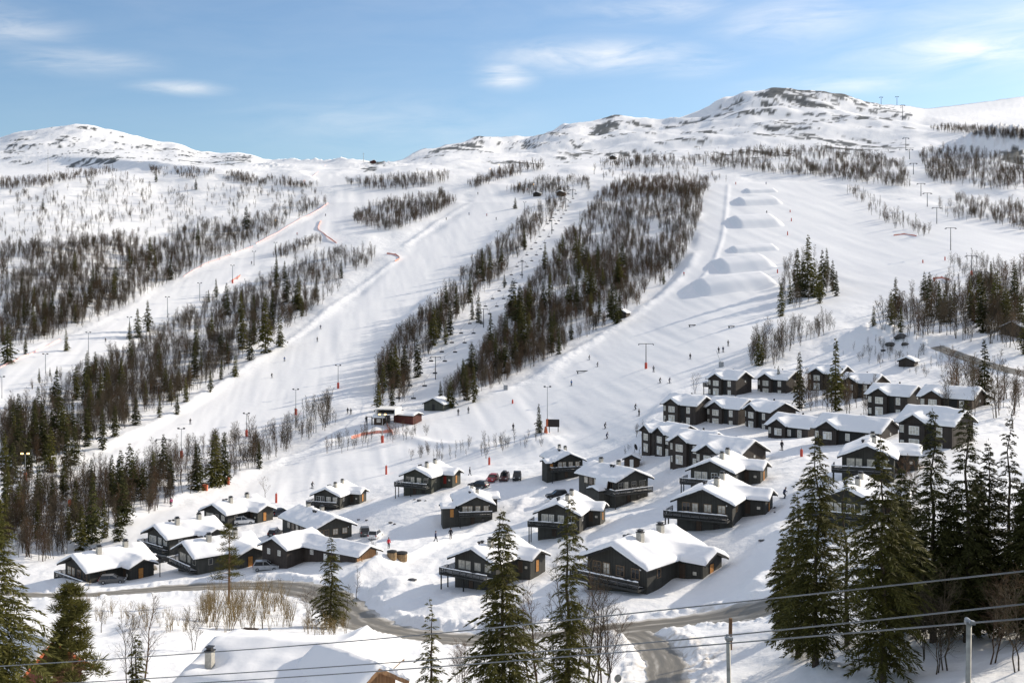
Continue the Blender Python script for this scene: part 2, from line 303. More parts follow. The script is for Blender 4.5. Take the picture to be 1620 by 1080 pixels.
# distance tables: at a column, row -> metres (rows under 320 are stretched so that 160 is the skyline)
TAB = {
 -700: [(4000, 12), (2600, 18), (1400, 45), (1200, 64), (1080, 86), (1000, 120), (930, 178), (880, 220), (800, 265), (740, 305), (680, 345), (600, 415), (500, 505), (400, 610), (320, 750), (256, 880), (240, 1500), (160, 2600)],
 0: [(4000, 12), (2600, 18), (1400, 45), (1200, 64), (1080, 84), (1000, 116), (930, 175), (880, 217), (800, 262), (740, 302), (680, 342), (600, 412), (500, 505), (400, 610), (320, 745), (256, 880), (240, 1500), (160, 2600)],
 300: [(4000, 12), (2600, 18), (1400, 45), (1200, 64), (1080, 88), (1000, 116), (960, 146), (930, 175), (900, 200), (860, 224), (820, 246), (780, 278), (740, 315), (700, 347), (660, 380), (600, 432), (560, 470), (520, 512), (480, 560), (440, 612), (400, 670), (360, 740), (320, 820), (270, 870), (216, 915), (200, 1700), (160, 2600)],
 420: [(4000, 12), (2600, 18), (1400, 45), (1200, 64), (1080, 88), (1000, 122), (960, 152), (930, 172), (900, 194), (860, 217), (820, 241), (780, 275), (740, 314), (700, 347), (660, 380), (600, 432), (560, 470), (520, 512), (480, 560), (440, 612), (400, 670), (360, 740), (320, 820), (260, 880), (190, 960), (176, 1800), (160, 2400)],
 560: [(4000, 12), (2600, 18), (1400, 45), (1200, 64), (1080, 90), (1000, 126), (960, 148), (920, 170), (880, 190), (840, 212), (800, 240), (760, 278), (720, 315), (680, 350), (640, 386), (600, 424), (560, 464), (520, 505), (480, 552), (440, 602), (400, 662), (360, 732), (320, 820), (240, 900), (160, 1060)],
 660: [(4000, 12), (2600, 18), (1400, 45), (1200, 64), (1080, 90), (1000, 130), (960, 148), (920, 163), (880, 182), (840, 205), (800, 232), (760, 268), (720, 308), (680, 345), (640, 382), (600, 420), (560, 460), (520, 500), (480, 548), (440, 600), (400, 660), (360, 730), (320, 820), (208, 950), (160, 1500)],
 780: [(4000, 12), (2600, 18), (1400, 45), (1200, 64), (1080, 90), (1000, 130), (960, 145), (920, 158), (880, 176), (840, 198), (800, 225), (760, 256), (720, 294), (680, 330), (640, 366), (600, 405), (560, 446), (520, 488), (480, 535), (440, 586), (400, 645), (360, 715), (320, 800), (230, 970), (160, 1700)],
 900: [(4000, 12), (2600, 18), (1400, 45), (1200, 64), (1080, 88), (1000, 122), (960, 140), (920, 152), (880, 167), (840, 184), (800, 210), (760, 243), (720, 280), (680, 315), (640, 350), (600, 390), (560, 430), (520, 472), (480, 520), (440, 572), (400, 632), (360, 702), (320, 790), (248, 950), (224, 1200), (160, 1900)],
 1030: [(4000, 12), (2600, 18), (1400, 45), (1200, 64), (1080, 88), (1000, 118), (960, 134), (920, 146), (880, 158), (840, 172), (800, 195), (760, 221), (720, 250), (690, 268), (660, 288), (620, 328), (560, 400), (520, 450), (480, 500), (440, 552), (400, 612), (360, 682), (320, 770), (262, 930), (224, 1200), (160, 1850)],
 1150: [(4000, 12), (2600, 18), (1400, 45), (1200, 62), (1080, 84), (1000, 112), (960, 130), (920, 141), (880, 151), (830, 165), (790, 185), (725, 212), (690, 238), (665, 263), (620, 300), (590, 330), (560, 362), (520, 412), (480, 465), (440, 520), (400, 580), (360, 650), (320, 735), (290, 815), (248, 1000), (160, 1800)],
 1280: [(4000, 12), (2600, 18), (1400, 44), (1200, 60), (1080, 78), (1000, 95), (960, 106), (920, 120), (880, 134), (830, 152), (790, 170), (740, 195), (690, 224), (650, 258), (620, 290), (590, 316), (560, 345), (520, 395), (480, 450), (440, 508), (400, 570), (360, 640), (320, 725), (288, 820), (248, 1000), (160, 1800)],
 1400: [(4000, 12), (2600, 18), (1400, 44), (1200, 58), (1080, 75), (1000, 88), (960, 97), (920, 108), (880, 122), (830, 144), (790, 160), (765, 171), (700, 206), (650, 242), (620, 270), (590, 298), (560, 325), (520, 375), (480, 430), (440, 490), (400, 555), (360, 628), (320, 715), (282, 820), (240, 1000), (160, 1700)],
 1500: [(4000, 12), (2600, 18), (1400, 42), (1200, 56), (1080, 72), (1000, 84), (960, 92), (920, 102), (880, 115), (830, 135), (790, 150), (740, 170), (700, 190), (650, 228), (600, 272), (560, 308), (520, 350), (480, 402), (440, 462), (400, 530), (360, 608), (320, 700), (277, 820), (234, 1000), (178, 1400), (160, 2500)],
 1620: [(4000, 12), (2600, 18), (1400, 40), (1200, 54), (1080, 70), (1000, 82), (960, 90), (920, 99), (880, 111), (830, 130), (790, 146), (740, 168), (700, 190), (650, 225), (600, 265), (560, 300), (520, 340), (480, 390), (440, 450), (400, 520), (360, 600), (320, 695), (270, 830), (225, 1000), (211, 1080), (192, 1900), (160, 3000)],
 2320: [(4000, 12), (2600, 18), (1400, 40), (1200, 54), (1080, 70), (1000, 82), (960, 90), (920, 99), (880, 111), (830, 130), (790, 146), (740, 168), (700, 190), (650, 225), (600, 265), (560, 300), (520, 340), (480, 390), (440, 450), (400, 520), (360, 600), (320, 695), (270, 830), (225, 1000), (211, 1080), (192, 1900), (160, 3000)],
}
def pchip(x, y, q):
    x = np.asarray(x, float); y = np.asarray(y, float)
    h = np.diff(x); d = np.diff(y) / h; m = np.zeros_like(x)
    w1 = 2 * h[1:] + h[:-1]; w2 = h[1:] + 2 * h[:-1]
    ok = d[:-1] * d[1:] > 0
    with np.errstate(divide='ignore', invalid='ignore'):
        m[1:-1] = np.where(ok, (w1 + w2) / (w1 / d[:-1] + w2 / d[1:]), 0)
    m[0] = d[0]; m[-1] = d[-1]
    i = np.clip(np.searchsorted(x, q) - 1, 0, len(x) - 2); t = (q - x[i]) / h[i]
    t2 = t * t; t3 = t2 * t
    return (2 * t3 - 3 * t2 + 1) * y[i] + (t3 - 2 * t2 + t) * h[i] * m[i] + (-2 * t3 + 3 * t2) * y[i + 1] + (t3 - t2) * h[i] * m[i + 1]

GU = np.concatenate([np.arange(-700, -60, 16.), np.arange(-60, 1680, 2.4), np.arange(1680, 2330, 16.)])
W_ROWS = np.concatenate([[4000, 2600, 1900, 1600, 1400, 1300, 1230], np.arange(1180, 1090, -8.), np.arange(1090, 320, -1.7), np.linspace(320, 160, 110)])
Uc = np.array(sorted(TAB)); L = np.zeros((len(W_ROWS), len(Uc)))
for k, u in enumerate(Uc):
    t = sorted(TAB[u]); L[:, k] = pchip([p[0] for p in t], np.log([p[1] for p in t]), W_ROWS)
LG = np.array([pchip(Uc, L[i], GU) for i in range(len(W_ROWS))])
def smooth_rows(a, n=4):
    for _ in range(n):
        a = np.concatenate([a[:1], (a[:-2] + 2 * a[1:-1] + a[2:]) / 4, a[-1:]], 0)
    return a
LG[7:] = smooth_rows(LG[7:], 6)
def smooth_cols(a, n):
    for _ in range(n):
        a = np.concatenate([a[:, :1], (a[:, :-2] + 2 * a[:, 1:-1] + a[:, 2:]) / 4, a[:, -1:]], 1)
    return a
_k = np.arange(-75, 76); _ker = np.exp(-(_k / 26.) ** 2 / 2); _ker /= _ker.sum()
_uf = np.arange(-800, 2420, 2.4)                       # even columns for an even blur
for i in range(len(LG)):
    a = np.interp(_uf, GU, LG[i]); LG[i] = np.interp(GU, _uf, np.convolve(np.pad(a, 75, mode='edge'), _ker, 'valid'))
_sf = np.interp(_uf, SX, SY)
def _gauss(a, s_, n):
    k = np.arange(-n, n + 1); e = np.exp(-(k / s_) ** 2 / 2); return np.convolve(np.pad(a, n, mode='edge'), e / e.sum(), 'valid')
S_FINE = _gauss(_sf, 3.0, 12); S_SOFT = _gauss(_sf, 55., 220)
def row_of(u, t):                                     # photo row of a place a share t of the way from row 320 to the skyline
    f = np.interp(u, _uf, S_FINE); s_ = np.interp(u, _uf, S_SOFT); k = np.clip((t - .45) / .55, 0, 1); k = k * k * (3 - 2 * k)
    return 320 - (320 - (s_ * (1 - k) + f * k)) * t
gy = np.exp(LG)
WV = W_ROWS[:, None] + 0 * GU[None, :]
VV = np.where(WV >= 320, WV, row_of(np.broadcast_to(GU[None, :], WV.shape), np.clip((320 - WV) / 160, 0, 1)))
gx = (GU[None, :] - U0) / F * gy
gz = (V0 - VV) / F * gy
UU = np.broadcast_to(GU[None, :], VV.shape)

def idx(u, v):
    """fractional grid position of a photo row and column"""
    u = np.asarray(u, float); v = np.asarray(v, float)
    lo = np.zeros(np.broadcast(u, v).shape); hi = np.ones_like(lo)
    for _ in range(18):
        mid = (lo + hi) / 2; below = row_of(u, mid) > v; lo = np.where(below, mid, lo); hi = np.where(below, hi, mid)
    w = np.where(v >= 320, v, 320 - 160 * lo)
    return np.interp(w, W_ROWS[::-1], np.arange(len(W_ROWS))[::-1]), np.interp(u, GU, np.arange(len(GU)))
def _bil(A, r, c):
    r = np.clip(r, 0, A.shape[0] - 1.001); c = np.clip(c, 0, A.shape[1] - 1.001)
    i = r.astype(int); j = c.astype(int); a = r - i; b = c - j
    return (A[i, j] * (1 - b) + A[i, j + 1] * b) * (1 - a) + (A[i + 1, j] * (1 - b) + A[i + 1, j + 1] * b) * a
def ground(u, v):
    """the nearest place on the land that the photo shows at column u, row v"""
    us = np.atleast_1d(np.asarray(u, float)); vs = np.atleast_1d(np.asarray(v, float)); out = np.zeros((len(us), 3))
    cs = np.interp(us, GU, np.arange(len(GU)))
    for n, (uu, vv, c) in enumerate(zip(us, vs, cs)):
        j = min(int(c), len(GU) - 2); b = c - j
        zz = gz[:, j] * (1 - b) + gz[:, j + 1] * b; yy = gy[:, j] * (1 - b) + gy[:, j + 1] * b
        pv = V0 - F * zz / yy; hit = np.nonzero(pv <= vv)[0]
        i = hit[0] if len(hit) else len(pv) - 1
        if i > 0 and len(hit): t = (pv[i - 1] - vv) / max(pv[i - 1] - pv[i], 1e-9); y = yy[i - 1] + (yy[i] - yy[i - 1]) * t; z = zz[i - 1] + (zz[i] - zz[i - 1]) * t
        else: y, z = yy[i], zz[i]
        out[n] = ((uu - U0) / F * y, y, z)
    return Vector(out[0]) if np.ndim(u) == 0 else out
def gz_at(x, y):
    """ground height under a place in the world"""
    c = np.interp(U0 + F * x / y, GU, np.arange(len(GU))); j = min(int(c), len(GU) - 2); b = c - j
    za = np.interp(y, gy[:, j], gz[:, j]); zb = np.interp(y, gy[:, j + 1], gz[:, j + 1])
    return za * (1 - b) + zb * b

# the ground each house stands on: a wide fit of the village slope, then each plot
flat = 0
for r_, k_ in ((34., .35), (20., .6), (11., 1.)):
    num = 0; den = 0
    for x, y, z, r in PADS:
        c = np.interp(U0 + F * x / y, GU, np.arange(len(GU))); j = int(c); here = np.interp(y, gy[:, j], gz[:, j])
        w_ = np.exp(-((gx - x) ** 2 + (gy - y) ** 2) / r_ ** 2); num = num + w_ * (z - here); den = den + w_
    if r_ == 34.: print('plots', [round(float(z - np.interp(y, gy[:, int(np.interp(U0 + F * x / y, GU, np.arange(len(GU))))], gz[:, int(np.interp(U0 + F * x / y, GU, np.arange(len(GU))))])), 1) for x, y, z, r in PADS])
    gz = gz + num / np.maximum(den + (.25 if r_ > 15 else 0), 1)
    flat = np.clip(den, 0, 1)
# groomed runs (smooth snow) and other zones
PISTES = [
 [(0, 575), (150, 520), (290, 440), (400, 395), (520, 330), (530, 300), (480, 275), (500, 262), (560, 290), (720, 300), (740, 325), (600, 375), (520, 365), (420, 415), (300, 490), (200, 550), (100, 600), (0, 640)],
 [(740, 330), (640, 400), (560, 475), (470, 540), (380, 600), (290, 650), (150, 728), (-100, 800), (-100, 830), (120, 745), (280, 725), (380, 690), (520, 640), (590, 600), (620, 520), (690, 460), (750, 400), (830, 330), (860, 300), (760, 285)],
 [(1110, 285), (1300, 290), (1640, 410), (1640, 440), (1480, 450), (1330, 490), (1220, 515), (1180, 570), (1060, 615), (1000, 690), (850, 725), (620, 745), (400, 780), (250, 840), (100, 850), (100, 800), (300, 790), (420, 745), (560, 700), (700, 645), (860, 605), (1000, 505), (1090, 420), (1110, 340)],
 [(1340, 300), (1640, 360), (1640, 440), (1500, 400)],
]
g = np.zeros(VV.shape)
for p in PISTES: g = np.maximum(g, in_poly(UU, VV, p))
def blur(a, n):
    for _ in range(n):
        a = np.concatenate([a[:1], (a[:-2] + 2 * a[1:-1] + a[2:]) / 4, a[-1:]], 0)
        a = np.concatenate([a[:, :1], (a[:, :-2] + 2 * a[:, 1:-1] + a[:, 2:]) / 4, a[:, -1:]], 1)
    return a
g = blur(g, 8); rough = 1 - g
village = blur(in_poly(UU, VV, [(60, 940), (60, 880), (300, 800), (480, 780), (700, 760), (880, 740), (1000, 690), (1100, 590), (1560, 580), (1620, 700), (1240, 900), (1240, 960), (700, 1000), (560, 990), (420, 945)]) * 1., 25)
far = np.clip((gy - 850) / 500, 0, 1)
dz = .85 * rough * (1 - .4 * village) * fbm(gx / 17, gy / 17, 4, 1)
dz += .35 * rough * (1 - .3 * village) * fbm(gx / 5.5, gy / 9, 3, 5) * np.clip(1 - gy / 700, 0, 1)
dz += .14 * g * fbm(gx / 22, gy / 22, 3, 9) + .24 * g * fbm(gx / 6 + gy / 40, gy / 70, 3, 13)
dz += rough * (1 - village) * np.clip(gy / 300, .3, 2.2) * 1.3 * fbm(gx / 42, gy / 60, 3, 11)
# fells behind: hummocks and terraces
ridge = 1 - np.abs(fbm(gx / 170, gy / 230, 4, 21)) * 2
step_ = np.zeros_like(LG); step_[1:] = np.diff(LG, axis=0); step_ = np.abs(step_); step_ = smooth_rows(step_, 8)
calm = np.clip(.011 / np.maximum(step_, 1e-6), .06, 1) ** 1.3
far = far * calm * np.where(UU < 450, .45, 1)
dz += far * (13 * fbm(gx / 190, gy / 330, 5, 31) + 7 * ridge - 4) * np.clip(gy / 1600, .4, 1.6)
dz += far * 3.6 * fbm(gx / 42, gy / 90, 4, 41)

def poly_world(pts, step=None):
    P = ground(np.array([p[0] for p in pts], float), np.array([p[1] for p in pts], float))
    return P
def dist_line(P, reach):
    """distance of ground vertices to a world polyline (only those within reach are exact)"""
    D = np.full(gx.shape, 1e9)
    for a, b in zip(P[:-1], P[1:]):
        lo = np.minimum(a, b) - reach; hi = np.maximum(a, b) + reach
        m = (gx > lo[0]) & (gx < hi[0]) & (gy > lo[1]) & (gy < hi[1])
        if not m.any(): continue
        d = b[:2] - a[:2]; t = np.clip(((gx[m] - a[0]) * d[0] + (gy[m] - a[1]) * d[1]) / max(d @ d, 1e-9), 0, 1)
        D[m] = np.minimum(D[m], np.hypot(gx[m] - a[0] - t * d[0], gy[m] - a[1] - t * d[1]))
    return D
def dense(P, n=8):
    P = np.asarray(P, float); t = np.arange(len(P)); q = np.linspace(0, len(P) - 1, (len(P) - 1) * n + 1)
    return np.stack([pchip(t, P[:, k], q) for k in range(P.shape[1])], -1)
# ridges of pushed snow: (image polyline, height, half width)
RIDGES = [
 ([(150, 712), (300, 640), (380, 588), (470, 530), (560, 460), (632, 408)], .6, 2.2),
 ([(640, 390), (700, 345), (742, 322)], .8, 2.6),
 ([(0, 566), (150, 512), (290, 435), (400, 388), (515, 325)], .5, 3),
 ([(690, 640), (760, 628), (840, 600), (905, 560), (1000, 500), (1060, 455), (1100, 400)], .8, 3),
 ([(1084, 462), (1118, 432), (1140, 385), (1149, 330), (1152, 292)], .45, 1.2),
 ([(560, 925), (600, 905), (680, 868), (760, 835), (815, 812), (828, 792)], 1.1, 1.3),
 ([(440, 905), (480, 918), (530, 935), (570, 965), (640, 985), (720, 990), (860, 985)], .9, 1.6),
 ([(130, 915), (200, 925), (300, 918), (420, 912)], .7, 1.1),
 ([(560, 700), (620, 690), (720, 705), (850, 690)], .8, 2.5),
 ([(1180, 890), (1215, 850), (1245, 800), (1270, 760)], .8, 1.4),
 ([(1190, 930), (1225, 880), (1250, 840)], 1.0, 1.6),
 ([(690, 800), (735, 775), (850, 772), (900, 790)], .8, 1.3),
 ([(0, 895), (120, 850), (250, 800), (360, 760), (520, 700)], .8, 2.5),
]
for pts, h, w in RIDGES:
    P = dense(poly_world(pts)); D = dist_line(P, w * 4)
    dz += h * np.exp(-(D / w) ** 2) * (1 + .35 * fbm(gx / 3, gy / 3, 3, 77))
# heaps: (u, v, height, radius)
HEAPS = [(92, 925, 3.0, 4.5), (120, 930, 1.8, 3.5), (590, 908, 1.8, 4.5), (635, 930, 1.6, 4.5), (668, 945, 2.0, 5.5), (700, 960, 1.6, 4), (725, 965, 1.2, 4), (690, 822, 1.5, 2.5), (676, 826, .9, 2),
         (1300, 1072, .7, 2.2), (1265, 1085, .7, 2.6), (1320, 1082, .5, 1.8), (280, 985, 1.6, 6), (230, 1000, 1.5, 5), (1215, 880, .8, 2.5), (1090, 845, .8, 2), (830, 905, .9, 2.5),
         (1060, 920, .9, 1.8), (1085, 925, .7, 1.4), (1150, 905, .9, 1.8), (1180, 895, .7, 1.6), (960, 945, .7, 1.8), (900, 960, .8, 2.0), (860, 950, .7, 1.8), (610, 935, .8, 1.8), (655, 962, .7, 1.6), (750, 975, .6, 1.6), (1195, 835, .7, 1.6), (1225, 790, .6, 1.6), (1250, 742, .6, 1.6), (1120, 915, .7, 2.2), (1015, 925, .6, 2), (850, 705, 1.5, 8), (760, 712, 1.2, 7), (1380, 535, 4, 14), (1430, 545, 3, 12), (1590, 235, 22, 45), (390, 264, 5, 60), (600, 264, 5, 40)]
for u, v, h, r in HEAPS:
    p = ground(float(u), float(v)); d2 = ((gx - p.x) ** 2 + (gy - p.y) ** 2) / r ** 2
    dz += h * np.exp(-d2) * (1 + .25 * fbm(gx / 2.2, gy / 2.2, 2, 91))
dz = dz * (1 - .55 * flat)
dz += village * np.clip(.25 + 1.2 * fbm(gx / 24, gy / 30, 3, 71), 0, 1) * .26 * fbm(gx / 1.7, gy / 2.6, 3, 73)
# terrain cut for the roads: image centre lines, half width
ROADS = {
 'valley_road': ([(-60, 934), (60, 940), (130, 940), (200, 935), (300, 928), (400, 925), (470, 930), (520, 945), (552, 970), (600, 993), (680, 1006), (780, 1012), (900, 1004), (1020, 990), (1120, 977), (1200, 962), (1260, 945), (1330, 920)], 3.5),
 'side_road': ([(1000, 1000), (1030, 1015), (1050, 1040), (1056, 1085), (1060, 1160)], 1.9),
 'hill_track': ([(1480, 548), (1520, 562), (1560, 575), (1600, 586), (1660, 600)], 1.9),
}
keep = np.ones(gx.shape); ROADW = {}; clods = 0
for k, (pts, hw) in ROADS.items():
    P = dense(poly_world(pts), 10); ROADW[k] = P
    D = dist_line(P, hw * 3 + 4); clods = clods + np.exp(-((D - hw - 1.5) / 1.5) ** 2); keep = np.minimum(keep, np.clip((D - hw * 1.05) / (hw * .45), 0, 1))
road_near = 1 - keep
dz = dz * np.where(gy > 760, calm, 1)
dz += .45 * np.clip(clods, 0, 1) * (np.abs(fbm(gx / 1.5, gy / 1.7, 3, 83)) * 1.6)
dz = dz * keep - .10 * road_near
dz[:5] = 0
gz0 = gz.copy(); gz = gz + dz

# rock showing through the snow on the fells (a property of the ground itself)
rk = .75 * fbm(gx / 30 + gy / 110, gy / 75, 5, 51) + .6 * fbm(gx / 7 + gy / 60, gy / 24, 4, 52)
zone = np.zeros(gx.shape)
for p, a in [([(660, 262), (800, 225), (920, 190), (1100, 178), (1200, 150), (1340, 150), (1450, 172), (1440, 240), (1100, 252), (940, 258)], .42), ([(0, 260), (0, 220), (110, 202), (200, 212), (300, 238), (400, 246), (400, 262)], .38), ([(1205, 166), (1190, 150), (1235, 141), (1300, 141), (1345, 152), (1330, 166), (1270, 168)], 1.0), ([(1100, 185), (1150, 160), (1200, 146), (1230, 200), (1130, 210)], .55),
             ([(925, 210), (960, 178), (985, 175), (985, 198), (950, 208)], .95), ([(1000, 215), (1040, 195), (1070, 210), (1020, 222)], .7), ([(640, 255), (700, 232), (760, 219), (775, 226), (700, 245)], .8),
             ([(830, 222), (850, 207), (910, 190), (900, 205), (850, 222)], .6), ([(1230, 235), (1290, 222), (1340, 235), (1330, 250), (1240, 250)], .7), ([(1385, 225), (1420, 210), (1430, 222), (1395, 232)], .8),
             ([(0, 235), (100, 200), (150, 205), (220, 230), (200, 240), (60, 238)], .35), ([(95, 268), (130, 245), (190, 250), (180, 262)], .7), ([(340, 262), (360, 245), (400, 246), (395, 262)], .7),
             ([(563, 272), (580, 256), (610, 258), (618, 272)], .9), ([(1575, 255), (1620, 240), (1620, 262)], .7), ([(1100, 250), (1240, 190), (1360, 180), (1420, 240)], .5), ([(880, 245), (1000, 215), (1100, 200), (1100, 235)], .3)]:
    zone = np.maximum(zone, blur(in_poly(UU, VV, p) * a, 6))
rock = np.clip((rk - (.54 - .76 * zone)) * 8, 0, 1) * (zone > .03)
# bare sandy slush beside the roads
slush = np.clip(.95 - np.minimum.reduce([dist_line(ROADW['valley_road'], 12), dist_line(ROADW['side_road'], 12)]) / 5.2 + .8 * fbm(gx / 3.2, gy / 3.2, 4, 61), 0, 1)
slush = slush * in_poly(UU, VV, [(900, 1080), (960, 985), (1060, 940), (1230, 900), (1260, 960), (1180, 1010), (1120, 1085)]) * .75 + .30 * slush
packed = blur(in_poly(UU, VV, [(560, 890), (700, 840), (800, 800), (860, 790), (900, 780), (740, 770), (820, 760), (860, 800), (720, 860), (600, 900), (420, 900), (420, 885)]) * 1., 6)

nr, nc = gx.shape
Vt = np.stack([gx, gy, gz], -1).reshape(-1, 3)
# beyond the skyline the land drops away and runs on to the horizon
ex = []
for k, (fy, dzk) in enumerate([(1.06, -.03), (1.5, -.12), (4, -.15)]):
    yy = gy[-1] * fy; ex.append(np.stack([(GU - U0) / F * yy, yy, gz[-1] + dzk * gy[-1]], -1))
Vt = np.concatenate([Vt, *ex]); nr2 = nr + 3
I = np.arange(nr2 * nc).reshape(nr2, nc)
Q = np.stack([I[:-1, :-1], I[:-1, 1:], I[1:, 1:], I[1:, :-1]], -1).reshape(-1, 4)
me = np_mesh('snow_ground', Vt, Q=Q, smooth=True)
def attr(me, name, a):
    at = me.attributes.new(name, 'FLOAT', 'POINT'); full = np.zeros(len(me.vertices), np.float32); full[:a.size] = a.ravel(); at.data.foreach_set('value', full)
attr(me, 'rock', rock); attr(me, 'slush', slush); attr(me, 'groomed', g)

def snow_material():
    m = bpy.data.materials.new('snow_cover'); m.use_nodes = True
    nt = m.node_tree; b = nt.nodes['Principled BSDF']; N = nt.nodes.new; K = nt.links.new
    b.inputs['Roughness'].default_value = .6; b.inputs['Specular IOR Level'].default_value = .25
    def A(n): a = N('ShaderNodeAttribute'); a.attribute_name = n; return a.outputs['Fac']
    geo = N('ShaderNodeNewGeometry')
    n1 = N('ShaderNodeTexNoise'); n1.inputs['Scale'].default_value = .05; n1.inputs['Detail'].default_value = 5; mp = N('ShaderNodeMapping'); mp.inputs['Scale'].default_value = (3.2, .35, .2); mp.inputs['Rotation'].default_value = (0, 0, R(-14)); K(geo.outputs['Position'], mp.inputs['Vector']); K(mp.outputs['Vector'], n1.inputs['Vector'])
    r1 = N('ShaderNodeValToRGB'); r1.color_ramp.elements[0].position = .32; r1.color_ramp.elements[1].position = .68; r1.color_ramp.elements[0].color = (.84, .842, .85, 1); r1.color_ramp.elements[1].color = (.91, .908, .90, 1); K(n1.outputs['Fac'], r1.inputs['Fac'])
    n2 = N('ShaderNodeTexNoise'); n2.inputs['Scale'].default_value = .11; n2.inputs['Detail'].default_value = 8; K(geo.outputs['Position'], n2.inputs['Vector'])
    rr = N('ShaderNodeValToRGB'); rr.color_ramp.elements[0].position = .3; rr.color_ramp.elements[1].position = .7
    rr.color_ramp.elements[0].color = (.035, .042, .046, 1); rr.color_ramp.elements[1].color = (.15, .15, .135, 1); K(n2.outputs['Fac'], rr.inputs['Fac'])
    mx = N('ShaderNodeMix'); mx.data_type = 'RGBA'; K(r1.outputs['Color'], mx.inputs['A']); K(rr.outputs['Color'], mx.inputs['B']); K(A('rock'), mx.inputs['Factor'])
    n3 = N('ShaderNodeTexNoise'); n3.inputs['Scale'].default_value = .9; n3.inputs['Detail'].default_value = 8; K(geo.outputs['Position'], n3.inputs['Vector'])
    r3 = N('ShaderNodeMapRange'); r3.inputs[1].default_value = .42; r3.inputs[2].default_value = .66; K(n3.outputs['Fac'], r3.inputs[0])
    ml = N('ShaderNodeMath'); ml.operation = 'MULTIPLY'; K(r3.outputs[0], ml.inputs[0]); K(A('slush'), ml.inputs[1])
    m2 = N('ShaderNodeMix'); m2.data_type = 'RGBA'; m2.inputs['B'].default_value = (.36, .29, .20, 1); K(mx.outputs['Result'], m2.inputs['A']); K(ml.outputs[0], m2.inputs['Factor'])
    K(m2.outputs['Result'], b.inputs['Base Color'])
    # crusted, wind-worked surface; smoother where it is groomed
    n4 = N('ShaderNodeTexNoise'); n4.inputs['Scale'].default_value = .45; n4.inputs['Detail'].default_value = 7; K(geo.outputs['Position'], n4.inputs['Vector'])
    inv = N('ShaderNodeMapRange'); inv.inputs[3].default_value = .55; inv.inputs[4].default_value = .14; K(A('groomed'), inv.inputs[0])
    bp = N('ShaderNodeBump'); bp.inputs['Distance'].default_value = .55; K(inv.outputs[0], bp.inputs['Strength']); K(n4.outputs['Fac'], bp.inputs['Height'])
    K(bp.outputs['Normal'], b.inputs['Normal'])
    return m
M['snow'] = snow_material()
tag(link('snow_ground', me, M['snow']), kind='structure')

# roads: strips laid on the cut ground
def road_material():
    m = bpy.data.materials.new('wet_gritted_asphalt'); m.use_nodes = True
    nt = m.node_tree; b = nt.nodes['Principled BSDF']; N = nt.nodes.new; K = nt.links.new
    b.inputs['Roughness'].default_value = .55; b.inputs['Specular IOR Level'].default_value = .35
    at = N('ShaderNodeAttribute'); at.attribute_name = 'across'; geo = N('ShaderNodeNewGeometry')
    n1 = N('ShaderNodeTexNoise'); n1.inputs['Scale'].default_value = .8; n1.inputs['Detail'].default_value = 7; al = N('ShaderNodeAttribute'); al.attribute_name = 'along'; cx = N('ShaderNodeCombineXYZ'); sc_ = N('ShaderNodeMath'); sc_.operation = 'MULTIPLY'; sc_.inputs[1].default_value = 4.5; K(at.outputs['Fac'], sc_.inputs[0]); K(sc_.outputs[0], cx.inputs[0]); K(al.outputs['Fac'], cx.inputs[1]); K(cx.outputs[0], n1.inputs['Vector'])
    # packed snow left between and beside the wheel tracks
    w = N('ShaderNodeMath'); w.operation = 'SINE'; mu = N('ShaderNodeMath'); mu.operation = 'MULTIPLY'; mu.inputs[1].default_value = 9.5; K(at.outputs['Fac'], mu.inputs[0]); K(mu.outputs[0], w.inputs[0])
    ab = N('ShaderNodeMath'); ab.operation = 'ABSOLUTE'; K(at.outputs['Fac'], ab.inputs[0]); pw = N('ShaderNodeMath'); pw.operation = 'POWER'; pw.inputs[1].default_value = 5; K(ab.outputs[0], pw.inputs[0])
    s1 = N('ShaderNodeMath'); s1.operation = 'MULTIPLY_ADD'; s1.inputs[1].default_value = .10; K(w.outputs[0], s1.inputs[0]); K(n1.outputs['Fac'], s1.inputs[2])
    s2 = N('ShaderNodeMath'); s2.operation = 'MULTIPLY_ADD'; s2.inputs[1].default_value = .35; K(pw.outputs[0], s2.inputs[0]); K(s1.outputs[0], s2.inputs[2])
    rp = N('ShaderNodeValToRGB'); e = rp.color_ramp.elements; e[0].position = .40; e[0].color = (.15, .138, .115, 1); e[1].position = .86; e[1].color = (.55, .52, .47, 1)
    x = e.new(.58); x.color = (.21, .19, .155, 1); K(s2.outputs[0], rp.inputs['Fac']); K(rp.outputs['Color'], b.inputs['Base Color'])
    bp = N('ShaderNodeBump'); bp.inputs['Strength'].default_value = .35; bp.inputs['Distance'].default_value = .1; K(n1.outputs['Fac'], bp.inputs['Height']); K(bp.outputs['Normal'], b.inputs['Normal'])
    return m
M['road'] = road_material()
